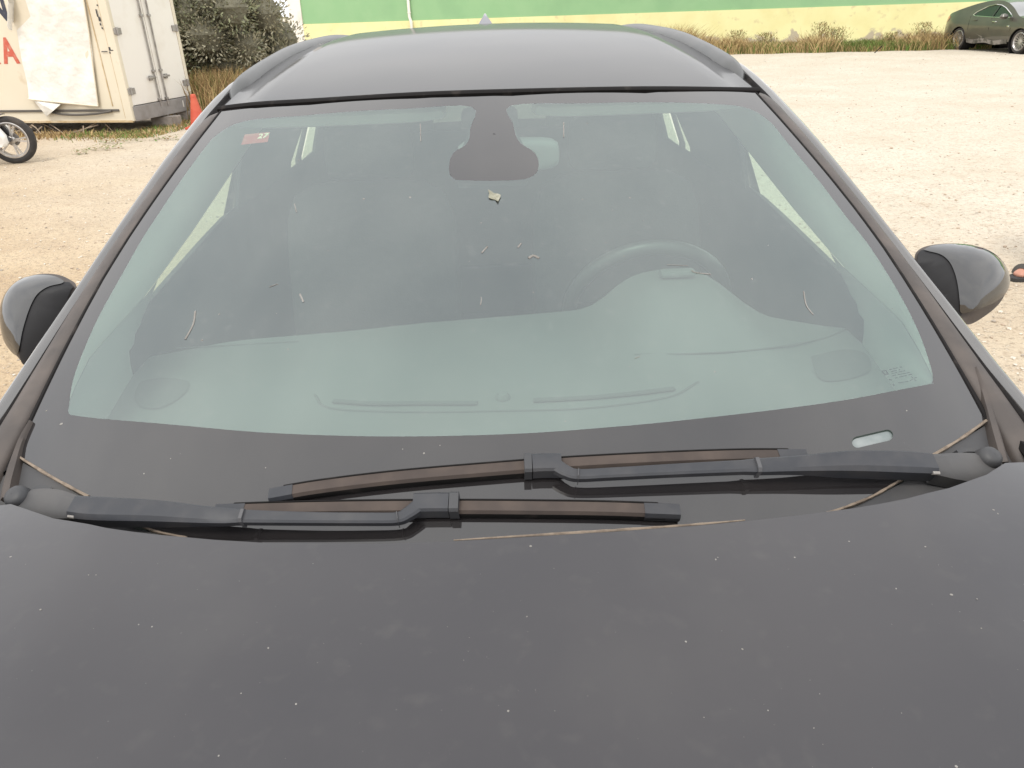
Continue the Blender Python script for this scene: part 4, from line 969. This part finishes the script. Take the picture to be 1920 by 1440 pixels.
for sgn in (-1, 1):
    pth = smooth_path([(sgn*x, y, z-.02) for x, y, z in RL], 5)
    n_ = len(pth); scl = [(min(1, .45+i/9.0, .25+(n_-1-i)/9.0), min(1, .45+i/12.0, .3+(n_-1-i)/9.0)) for i in range(n_)]
    secR = [(-.026, -.022), (-.027, -.006), (-.022, .010), (-.010, .019), (.006, .021), (.020, .014), (.030, -.004), (.032, -.028)]
    sec = [(a*-sgn, b) for a, b in secR] if sgn > 0 else secR
    sec = [(-a, b) for a, b in sec] if sgn > 0 else [(a, b) for a, b in sec]
    sec = [((a if sgn > 0 else -a), b) for a, b in secR]
    obj('roof_rail', *sweep(pth, sec, Vector((0, 0, 1)), scl), M['rail'], black_car, sharp=50)
    obj('rail_gasket', *sweep([p-Vector((0, 0, .016)) for p in pth], [(-.031, -.006), (-.031, .001), (.034, .001), (.034, -.006)], Vector((0, 0, 1)), [(a, 1) for a, b in scl]), M['rubber'], black_car)

# ---- A-pillars: seal, trim, groove, door frame, in cross-sections between glass edge and outer edge
def inner_edge(y):
    if y <= 1.715: x = interp(GE, y); return Vector((x, y, zw(x, y)))
    x = interp([(1.715, interp(GE, 1.715)), (1.76, .566), (1.95, .582), (2.3, .59), (3.2, .59), (3.9, .58), (4.3, .56)], y)
    zz = zr(x, max(y, 1.74)); z0 = zw(x, 1.715); t = sstep(1.715, 1.80, y); return Vector((x, y, z0*(1-t)+zz*t))
def outer_edge(y): z = oz(y); return Vector((ox(z), y, z))
ys = [.90, .92, .94]+[.965+.03*k for k in range(26)] + [1.78, 1.86, 1.95, 2.05, 2.2, 2.4, 2.7, 3.1, 3.5, 3.9, 4.25]
def pillar_rings(prof, y0, y1, sgn):
    rings = []
    for y in ys:
        if y < y0 or y > y1: continue
        a, b = inner_edge(y), outer_edge(y); d = b-a; n = Vector((-d.z, 0, d.x)).normalized()
        if n.z < 0: n = -n
        rings.append([Vector((sgn*q.x, q.y, q.z)) for q in (a+d*s+n*h for s, h in prof)])
    return rings
for sgn in (-1, 1):
    def strip(name, prof, m, y0, y1):
        r = pillar_rings(prof, y0, y1, sgn); v, f = loft(r, False)
        obj(name, v, f if sgn < 0 else [tuple(reversed(q)) for q in f], m, black_car, sharp=60)
    strip('glass_seal', [(-.01, -.006), (.0, .002), (.05, .003), (.11, .000), (.15, -.010)], M['rubber'], .96, 1.76)
    strip('pillar_trim', [(.14, -.012), (.15, .000), (.20, .005), (.34, .011), (.48, .013), (.57, .011), (.605, .007), (.615, -.012)], M['pillar'], .90, 1.80)
    strip('frame_gap', [(.60, -.012), (.63, .007), (.67, .011), (.715, .010), (.73, -.012)], M['rubber'], .90, 2.2)  # raised dark bead stands in for the shade of the trim gap
    strip('roof_ditch', [(-.02, -.012), (.15, -.016), (.35, -.006), (.50, .002), (.54, -.002), (.55, -.012), (.66, -.012)], M['rubber'], 1.78, 4.3)
    strip('door_frame', [(.725, -.012), (.735, .008), (.765, .017), (.80, .021), (.84, .022), (.89, .018), (.94, .009), (.97, -.003), (1.01, -.022), (1.05, -.05)], M['frame_gloss'], .90, 4.3)
    # inner pillar trim seen through the glass
    TI = [(.99, .70, .985), (1.04, .664, 1.024), (1.12, .684, 1.032), (1.25, .712, 1.040), (1.45, .680, 1.084), (1.65, .648, 1.150), (1.84, .618, 1.220), (2.1, .590, 1.30), (2.5, .565, 1.36)]
    rr, rd = [], []
    for y in [.99+.05*k for k in range(30)]:
        x, z = interp(TI, y); a = inner_edge(y); b = outer_edge(y)
        rr.append([Vector((sgn*q.x, q.y, q.z)) for q in (a+Vector((-.002, 0, -.012)), a.lerp(Vector((x, y, z)), .5)+Vector((-.004, 0, .0)), Vector((x, y, z)), Vector((x+.012, y, z-.012)), b+Vector((-.025, 0, -.02)))])
        if y < 1.5:
            dx, dz = interp([(.99, .66, .99), (1.04, .657, 1.018), (1.2, .682, .992), (1.36, .704, .968), (1.42, .715, .985), (1.5, .725, 1.02)], y)
            rd.append([Vector((sgn*x, y, z-.001)), Vector((sgn*(x+dx)/2, y, (z+dz)/2)), Vector((sgn*dx, y, dz)), Vector((sgn*dx, y, .90))])
    v, f = loft(rr, False); obj('inner_pillar_trim', v, f, M['trim'], black_car, sharp=50)
    v, f = loft(rd, False); obj('dash_end_panel', v, f, M['end_panel'], black_car, sharp=50)
    # triangular corner between door frame foot and cowl
    obj('corner_filler', *patch([(sgn*.60, .80), (sgn*.70, .80), (sgn*.79, .90), (sgn*.80, 1.10), (sgn*.70, 1.10), (sgn*.66, 1.0)], [], .04, lambda x, y: (x, y, min(zw(x, y), zh(x, y))-.035)), M['plastic'], black_car)

# ---- cowl, dust seams
cowlL = [(-.79, .99), (-.745, 1.01)] + [(p.x, p.y-.001) for p in BLft] + [(-.2, .719), (0, .709), (.2, .724)] + [(BR[k].x, BR[k].y-.001) for k in (4, 3, 2, 1, 0)] + [(.745, 1.01), (.79, .99), (.78, .82), (.6, .70), (.3, .63), (0, .61), (-.3, .63), (-.6, .70), (-.78, .82)]
obj('cowl_panel', *patch(cowlL, [], .035, lambda x, y: (x, y, zw(x, y)-.005)), M['cowl'], black_car, sharp=None)
def seam(pts, r, h=.002):
    P = smooth_path([GP(x, y, h) for x, y in pts], 8)
    return sweep(P, [(-r, -.003), (-r*.6, .001), (r*.6, .001), (r, -.003)], lambda i, p: zw_n(p.x, p.y), [random.uniform(.75, 1.2) for _ in P])
objs('dust_seam', [seam([(30, 853), (95, 893), (165, 931)], .0026), seam([(240, 975), (290, 995), (350, 1008)], .0019), seam([(1850, 788), (1800, 823), (1745, 856)], .0026), seam([(1692, 898), (1640, 928), (1600, 945), (1556, 960), (1480, 980)], .0022)], M['dust_line'], black_car)
dl = smooth_path([Vector((p.x, p.y+.006, zh(p.x, p.y)-.004)) for p in HE[7:12]], 8)
obj('bonnet_edge_dust', *tube([p+Vector((0, .0, .001)) for p in dl], [.0008+.0014*sin(pi*min(1, k/(len(dl)-1)))*random.uniform(.6, 1.2) for k in range(len(dl))], 6), M['dust_line'], black_car)
for pts in ([(1828, 690), (1846, 735), (1863, 790), (1878, 842), (1886, 868)], [(58, 790), (38, 826), (25, 862), (13, 905), (8, 935)]):
    P = smooth_path([GP(x, y, .003+.008*min(1, i/3)) for i, (x, y) in enumerate(pts)], 6)
    obj('cowl_seal', *sweep(P, [(-.007, -.02), (-.006, .0), (0, .004), (.006, .0), (.007, -.02)], lambda i, p: zw_n(p.x, p.y), [(.35+.65*min(1, i/14), 1) for i in range(len(P))]), M['pillar'], black_car)
for pts in ([(1790, 852), (1800, 849), (1812, 848), (1824, 849), (1834, 853)], [(70, 921), (80, 917), (92, 918), (102, 925), (107, 937)]):
    P = smooth_path([GP(x, y, .004) for x, y in pts], 5)
    obj('cowl_vent', *sweep(P, [(-.004, -.004), (-.003, .007), (.003, .007), (.004, -.004)], lambda i, p: zw_n(p.x, p.y)), M['plastic'], black_car)

# ---- wipers
def wiper(blade_px, arm_px, conn_px, knob_px, lean):
    """pixel tracks over the sheet; arm_px = (x, y, height, width)"""
    w = thing_part('wiper', black_car)
    P = smooth_path([GP(x, y, .012) for x, y in blade_px], 10); nf = lambda i, p: zw_n(p.x, p.y)
    s = 1 if P[-1].x > P[0].x else -1
    # side axis of sweep = tangent x normal: for +x travel this points to -y (towards the viewer)
    sec = [(-.010, .000), (-.008, .0035), (.006, .0055), (.009, .0010), (.009, -.006), (.004, -.009), (-.004, -.009)]
    sec = [(a*s, b) for a, b in sec]
    obj('blade', *sweep(P[3:-3], sec, nf), M['blade'], w, sharp=25)
    lip = [(a*s, b) for a, b in ((.0094, .0012), (.0102, -.003), (.0095, -.010), (.003, -.0122), (.002, -.006))]
    obj('rubber_lip', *sweep(P[2:-2], lip, nf), M['rubber'], w, sharp=30)
    obj('blade_edge', *sweep(P[3:-3], [(a*s, b) for a, b in ((-.0112, -.004), (-.0112, .0028), (-.0092, .0042), (-.0085, .0030))], nf), M['rubber'], w, sharp=30)
    cap = [(a*1.12, b*1.15) for a, b in sec]
    for seg_ in (P[:6], P[-6:]): obj('end_cap', *sweep(seg_, cap, nf), M['arm'], w, sharp=25)
    hp = arm_px[:4]; Hd = smooth_path([GP(x, y, h-.002) for x, y, h, wd in hp], 6); sh = 1 if Hd[-1].x > Hd[0].x else -1
    hsec = [(a*sh, b) for a, b in ((-.5, -.02), (-.46, .001), (-.30, .006), (.25, .006), (.46, .001), (.5, -.02))]
    obj('arm_head', *sweep(Hd, hsec, nf, [(k, 1.0) for k in [.034+.016*sin(pi*i/(len(Hd)-1)) for i in range(len(Hd))]]), M['cowl'], w, sharp=35)
    arm_px = arm_px[3:]
    A = smooth_path([GP(x, y, h) for x, y, h, wd in arm_px], 6); wd = smooth_path([(q[3], 0, 0) for q in arm_px], 6)
    s2 = 1 if A[-1].x > A[0].x else -1
    asec = [(a*s2, b) for a, b in ((-.5, -.003), (-.5, .004), (-.40, .0065), (.30, .0065), (.5, .003), (.52, -.012), (.42, -.013), (-.42, -.004))]
    obj('arm', *sweep(A, asec, nf, [(q.x*(.78 if q.x < .022 else .9), .55+.75*sstep(.021, .034, q.x)) for q in wd]), M['arm'], w, sharp=28)
    for t in (.42, .74):
        i0 = int(len(A)*t); ww = wd[i0].x*(.78 if wd[i0].x < .022 else .9)
        obj('arm_collar', *sweep([A[i0], A[i0].lerp(A[i0+1], .22)], [(a*ww*1.04, b*1.1) for a, b in asec], nf), M['collar'], w, sharp=28)
    hg = A[0]+(A[1]-A[0])*.3+nf(0, A[0])*-.004+Vector((0, -.0165, 0)); hx = (A[1]-A[0]).normalized()
    obj('hinge_glint', *tube([hg-hx*.005, hg+hx*.006], .0028, 8), M['galv'], w)  # small bright pin standing in for the highlight at the arm hinge
    Cn = [GP(x, y, .020) for x, y in conn_px]; s3 = 1 if Cn[-1].x > Cn[0].x else -1
    csec = [(a*s3, b) for a, b in ((-.013, -.010), (-.013, .006), (-.010, .009), (.010, .009), (.013, .006), (.013, -.012))]
    obj('connector', *sweep(smooth_path(Cn, 4), csec, nf), M['arm'], w, sharp=28)
    ce = [Cn[-1].lerp(Cn[0], -.02), Cn[-1].lerp(Cn[0], -.28)]
    obj('connector_cap', *sweep(ce, [(a*1.06, b*1.1) for a, b in csec], nf), M['plastic'], w, sharp=28)
    k = GP(*knob_px, .012); q = Vector((0, 0, 1)).rotation_difference(zw_n(k.x, k.y)).to_matrix().to_4x4()
    obj('pivot_cap', *xf(Matrix.Translation(k) @ q, lathe([(.0005, .018), (.008, .0175), (.0135, .015), (.0165, .009), (.0175, .0), (.0175, -.02)], 26)), M['plastic'], w, sharp=50)
    return w
wiper([(506, 930), (600, 914), (740, 897), (900, 883), (1060, 871), (1250, 861), (1400, 856), (1512, 856)],
      [(1872, 872, .012, .030), (1845, 876, .016, .036), (1800, 876, .020, .036), (1748, 872, .026, .034), (1700, 869, .030, .036), (1600, 867, .034, .033), (1480, 871, .034, .024), (1300, 879, .032, .020), (1150, 887, .030, .018), (1085, 890, .028, .018), (1062, 884, .027, .020), (1045, 874, .026, .022)],
      [(1052, 871), (1020, 871), (998, 872)], (1849, 863), 0)
wiper([(404, 960), (520, 956), (680, 953), (860, 952), (1000, 953), (1140, 955), (1274, 960)],
      [(25, 948, .012, .030), (50, 945, .016, .036), (95, 946, .020, .036), (140, 952, .026, .034), (185, 956, .030, .036), (290, 960, .034, .032), (402, 967, .034, .024), (560, 971, .032, .019), (690, 972, .030, .018), (745, 971, .028, .018), (765, 962, .027, .020), (782, 950, .026, .022)],
      [(776, 946), (815, 945), (842, 945)], (39, 936), 0)

# ---- door mirrors
R3T = R3.transposed()
def to_px(p):
    q = R3T @ (p-C0); return 960+F_PX*q.x/-q.z, 720-F_PX*q.y/-q.z
def left_of(px, py, curve):      # x of a traced seam at height py
    return px < interp(sorted([(y, x) for x, y in curve]), py)
def mirror(outline_px, base_y, sgn, cover_px, foot_px):
    loop = [(p.x, p.y) for p in smooth_path([(x, y, 0) for x, y in outline_px+outline_px[:1]], 6)[:-1]]
    cx, cy = sum(p[0] for p in loop)/len(loop), sum(p[1] for p in loop)/len(loop)
    c0 = at_y(cx, cy, base_y); bulge = Vector((sgn*.30, -.70, .62)).normalized()
    polar = sorted((atan2(y-cy, x-cx), hypot(x-cx, y-cy)) for x, y in loop)
    polar = [(a-2*pi, r) for a, r in polar[-3:]] + polar + [(a+2*pi, r) for a, r in polar[:3]]
    def skin(px, py):
        y = base_y
        for _ in range(6):
            p = at_y(px, py, y); y = base_y+.80*(p.z-c0.z)+.42*(abs(p.x)-abs(c0.x))
        r = min(1.0, hypot(px-cx, py-cy)/interp(polar, atan2(py-cy, px-cx)))
        return at_y(px, py, y)+bulge*.034*(1-r**2.6)
    m = thing_part('door_mirror', black_car); up = Vector((0, -1, .6))
    clip = lambda poly: [(x, y) for x, y in poly]
    for nm, poly, mt in (('mirror_cover', cover_px, M['mirror_paint']), ('mirror_foot', foot_px, M['foot'])):
        pl = [(p.x, p.y) for p in smooth_path([(x, y, 0) for x, y in poly+poly[:1]], 5)[:-1]]
        obj(nm, *patch(pl, [], 7.0, lambda a, b, k=(.0035 if nm == 'mirror_cover' else .0015): skin(a, b)+Vector((0, -k, k*.6)), up=up), mt, m, sharp=None)
    obj('mirror_base', *patch(loop, [], 8.0, lambda a, b: skin(a, b)+Vector((0, .004, 0)), up=up), M['pillar'], m, sharp=None)
    O = [skin(x, y)+Vector((0, .004, 0)) for x, y in loop]; c = sum(O, Vector())/len(O)
    aw = Vector((sgn*.50, 1, -.46))
    back = [[c+(p-c)*k+aw*d for p in O] for k, d in ((1, 0), (.985, .02), (.95, .045), (.90, .065), (.86, .067))]
    obj('mirror_rim', *loft(back, True, False), M['plastic'], m)
    gv = [c+(p-c)*.86+aw*.0665 for p in O]; obj('mirror_glass', gv, [tuple(range(len(gv)))], M['chrome'], m, smooth=False)
    obj('mirror_arm', *tube([(sgn*.76, base_y+.05, c.z-.05), (sgn*.85, base_y+.06, c.z-.045)], .028, 10), M['plastic'], m)
mirror([(1717, 492), (1719, 476), (1735, 464), (1770, 458), (1812, 459), (1850, 469), (1876, 489), (1890, 515), (1891, 540), (1878, 568), (1852, 592), (1818, 610), (1795, 595), (1770, 570), (1742, 535)],
       1.36, 1, [(1728, 470), (1745, 462), (1775, 459), (1812, 460), (1848, 470), (1872, 489), (1885, 515), (1886, 535), (1876, 553), (1848, 574), (1815, 587), (1796, 590), (1786, 572), (1776, 548), (1762, 514), (1747, 488), (1733, 476)],
       [(1718, 492), (1720, 476), (1731, 470), (1752, 490), (1768, 516), (1781, 550), (1790, 575), (1797, 594), (1772, 573), (1744, 537)])
mirror([(2, 610), (4, 578), (17, 546), (40, 524), (72, 515), (105, 516), (128, 525), (141, 538), (128, 568), (105, 610), (80, 648), (51, 684), (30, 670), (10, 642)],
       1.36, -1, [(4, 612), (6, 580), (18, 549), (41, 527), (72, 518), (104, 519), (124, 528), (126, 536), (110, 548), (92, 575), (72, 620), (57, 655), (45, 668), (30, 664), (12, 640)],
       [(140, 538), (130, 530), (108, 545), (88, 577), (68, 622), (53, 658), (44, 681), (54, 681), (80, 648), (104, 610), (127, 568)])

# ---- cabin
def zd(x, y):
    z = .948+.022*sstep(.8, 1.4, y)-.02*sstep(.5, .75, abs(x))
    z += .065*exp(-((x-.37)/.135)**4)*sstep(1.12, 1.50, y)
    return z
dR = [(-.727, 1.436), (-.558, 1.459), (-.325, 1.484), (-.151, 1.515), (.029, 1.534), (.174, 1.552), (.26, 1.58), (.35, 1.605), (.43, 1.60), (.50, 1.54), (.56, 1.47), (.66, 1.44), (.716, 1.43)]
dP = [(-.73, 1.08), (-.69, 1.01), (-.6, .90), (-.4, .80), (0, .75), (.4, .80), (.6, .90), (.69, 1.01), (.73, 1.08)] + list(reversed(dR))
dash_o = obj('dashboard', *patch(dP, [], .035, lambda x, y: (x, y, min(zd(x, y), zw(x, y)-.012))), M['dash'], black_car, sharp=None)
rearR = smooth_path([(x, y, zd(x, y)) for x, y in dR], 5)
sk = [rearR, [p+Vector((0, .02, -.02)) for p in rearR], [p+Vector((0, .01, -.10)) for p in rearR], [Vector((p.x, p.y-.06, .55)) for p in rearR]]
obj('dash_fascia', *loft(sk, False), M['interior'], dash_o, sharp=40)
dn = Vector((0, 0, 1))
def on_dash(px, py, h=.002): return on_surf(px, py, lambda x, y: min(zd(x, y), zw(x, y)-.012), h)
for pts in ([(625, 752), (700, 757), (790, 756), (895, 756)], [(1000, 751), (1100, 746), (1180, 739), (1265, 729)]):
    P = smooth_path([on_dash(x, y) for x, y in pts], 5); obj('defrost_vent', *sweep(P, [(-.006, 0), (-.005, .002), (.005, .002), (.006, 0)], dn), M['dash_detail'], dash_o)
kn = on_dash(943, 746, 0); obj('sun_sensor', *xf(Matrix.Translation(kn), lathe([(.0005, .010), (.008, .009), (.012, .004), (.013, 0)], 18)), M['dash'], dash_o)
for pts in ([(262, 715), (300, 708), (345, 712), (355, 722), (338, 745), (300, 765), (262, 762), (252, 740)], [(1520, 668), (1580, 655), (1622, 662), (1634, 690), (1612, 705), (1560, 715), (1532, 705)]):
    P = smooth_path([on_dash(x, y, .002) for x, y in pts+pts[:1]], 4); obj('speaker_grille', P[:-1], [tuple(range(len(P)-1))], M['dash_detail'], dash_o, smooth=False)
for pts in ([(590, 740), (620, 765), (760, 772), (940, 770), (1100, 765), (1250, 745), (1310, 715)], [(1190, 664), (1290, 663), (1420, 655), (1540, 635), (1590, 615)], [(330, 652), (420, 648), (560, 640)]):
    P = smooth_path([on_dash(x, y, .001) for x, y in pts], 6); obj('dash_seam', *sweep(P, [(-.0025, 0), (0, .0012), (.0025, 0)], dn), M['dash_detail'], dash_o)
bc = on_surf(1270, 512, zd, .01); obj('binnacle_button', *xf(Matrix.Translation(bc), box((0, 0, 0), (.075, .03, .016), .007)), M['dash'], dash_o)
sw_c = Vector((.35, 1.70, .915)); sup = Vector((0, -.42, .91)).normalized(); sax = Vector((0, .91, .42)).normalized()
rim = [sw_c+Vector((1, 0, 0))*.182*cos(2*pi*k/40)+sup*.182*sin(2*pi*k/40) for k in range(41)]
stw = thing_part('steering_wheel', black_car)
obj('rim', *tube(rim, .0165, 12), M['wheel_rim'], stw)
obj('hub', *xf(Matrix.Translation(sw_c) @ Vector((0, 0, 1)).rotation_difference(sax).to_matrix().to_4x4(), lathe([(.001, .02), (.06, .015), (.075, -.01), (.07, -.04), (.001, -.05)], 24)), M['interior'], stw)
obj('spoke', *merge(*[tube([sw_c, sw_c+(Vector((1, 0, 0))*cos(a)+sup*sin(a))*.178], .016, 8) for a in (0, pi, -pi/2)]), M['interior'], stw)
def cushion(c, s, rx=0.0):
    bm = bmesh.new(); bmesh.ops.create_cube(bm, size=1); bmesh.ops.subdivide_edges(bm, edges=bm.edges[:], cuts=5, use_grid_fill=True)
    V = []
    for v in bm.verts:
        q = v.co*2; n = (abs(q.x)**5+abs(q.y)**5+abs(q.z)**5)**.2; q = q/n if n > 0 else q
        V.append(Matrix.Translation(c) @ Matrix.Rotation(rx, 4, 'X') @ Vector((q.x*s[0]/2, q.y*s[1]/2, q.z*s[2]/2)))
    Fc = [tuple(v.index for v in f.verts) for f in bm.faces]; bm.free(); return V, Fc
for x in (-.36, .36):
    s_ = thing_part('front_seat', black_car)
    obj('backrest', *cushion((x, 2.22, .82), (.50, .15, .62), -.30), M['seat'], s_)
    obj('cushion', *cushion((x, 1.95, .48), (.50, .55, .18), .08), M['seat'], s_)
    obj('headrest', *cushion((x, 2.36, 1.19), (.26, .10, .17), -.15), M['seat'], s_)
rs = thing_part('rear_seat', black_car)
obj('backrest', *cushion((0, 3.32, .80), (1.26, .16, .62), -.30), M['seat'], rs)
obj('cushion', *cushion((0, 2.98, .48), (1.26, .5, .18), .05), M['seat'], rs)
for x in (-.36, 0, .36): obj('headrest', *cushion((x, 3.43, 1.13), (.24, .09, .12), -.1), M['seat'], rs)
obj('headliner', *patch([(-.56, 1.80), (-.3, 1.76), (.3, 1.76), (.56, 1.80), (.57, 4.25), (-.57, 4.25)], [], .1, lambda x, y: (x, y, zr(x, y)-.030)), M['liner'], black_car, sharp=None)
obj('header_trim', *loft([[(x, 1.70+.11*(x/.56)**2+d, min(zw(x, 1.70+.11*(x/.56)**2+d), zr(x, 1.70+.11*(x/.56)**2+d))-dz) for x in [-.56+.08*k for k in range(15)]] for d, dz in ((-.03, .012), (.0, .030), (.08, .030))], False), M['liner'], black_car, sharp=None)
for x in (-.33, .33): obj('sun_visor', *cushion((x, 1.80, 1.360), (.47, .10, .030), .16), M['liner'], black_car)
obj('cabin_floor', *box((0, 2.5, .30), (1.5, 3.9, .05)), M['interior'], black_car, smooth=False)
obj('firewall', *box((0, .98, .60), (1.4, .04, .55)), M['interior'], black_car, smooth=False)
obj('luggage_cover', *box((0, 3.95, .93), (1.15, .85, .02)), M['interior'], black_car, smooth=False)
beltI = lambda y: interp([(1.1, 1.03), (1.45, 1.050), (1.574, 1.060), (2.09, 1.104), (2.3, 1.10), (2.8, 1.088), (3.2, 1.076), (4.2, 1.07)], y)
for sgn in (-1, 1):
    dpn = [[(sgn*x, y, z) for x, z in ((.785, belt(y)-.012), (.75, beltI(y)-.036), (.713, beltI(y)-.014), (.705, beltI(y)-.03), (.70, .85), (.69, .45), (.72, .30))] for y in [1.1+.17*k for k in range(19)]]
    v, f = loft(dpn, False); obj('door_lining', v, f, M['interior'], black_car, sharp=50)
    def lining(pts): obj('pillar_lining', *patch(pts, [], .1, lambda y, z, g=sgn: (g*(.708-.42*max(0, z-1.20)), y, z), up=Vector((-sgn, 0, 0))), M['interior'], black_car, solid=.012)
    lining([(2.125, 1.05), (2.245, 1.18), (2.27, 1.385), (3.42, 1.40), (3.30, 1.30), (3.08, 1.182), (2.811, 1.092), (2.79, 1.07)])
    lining([(2.916, 1.05), (2.926, 1.085), (3.128, 1.176), (3.38, 1.30), (3.43, 1.30), (3.16, 1.171), (2.978, 1.085), (2.965, 1.05)])
    lining([(3.20, 1.05), (3.24, 1.08), (3.36, 1.146), (3.6, 1.30), (3.68, 1.39), (4.2, 1.36), (4.2, 1.07)])
im = thing_part('rear_view_mirror', black_car)
obj('mirror_shell', *cushion((.035, 1.60, 1.292), (.205, .045, .062), .1), M['mirror_back'], im)
obj('mirror_stem', *tube([(.005, 1.50, 1.335), (.02, 1.58, 1.30)], .014, 8), M['interior'], im)
obj('camera_housing', *patch([(-.036, 1.56), (-.072, 1.44), (-.06, 1.39), (.06, 1.39), (.08, 1.44), (.044, 1.56)], [], .03, lambda x, y: (x, y, zw(x, y)-.018)), M['interior'], im)

# dry leaf fragment on the glass
dlc = GP(927, 366, .001)
lf = []
for x, y, h in ((913, 354, .006), (919, 357, .001), (926, 362, .003), (935, 363, .002), (941, 366, .007), (938, 374, .003), (935, 380, .007), (929, 376, .001), (920, 374, .003), (914, 371, .004), (916, 362, .002)):
    lf.append(GP(927+(x-927)*.86, 367+(y-367)*.86, h*.55))
lf.append(GP(927, 368, .0026))
tag(obj('dry_leaf', lf, [(11, i, (i+1) % 11) for i in range(11)], mat('pale_dry_leaf', (.21, .205, .155), .8, var=((.32, .31, .25), 120, .4, .7)), smooth=False, solid=.0006), 'pale crumpled leaf scrap stuck on the windshield below the mirror', 'leaf')
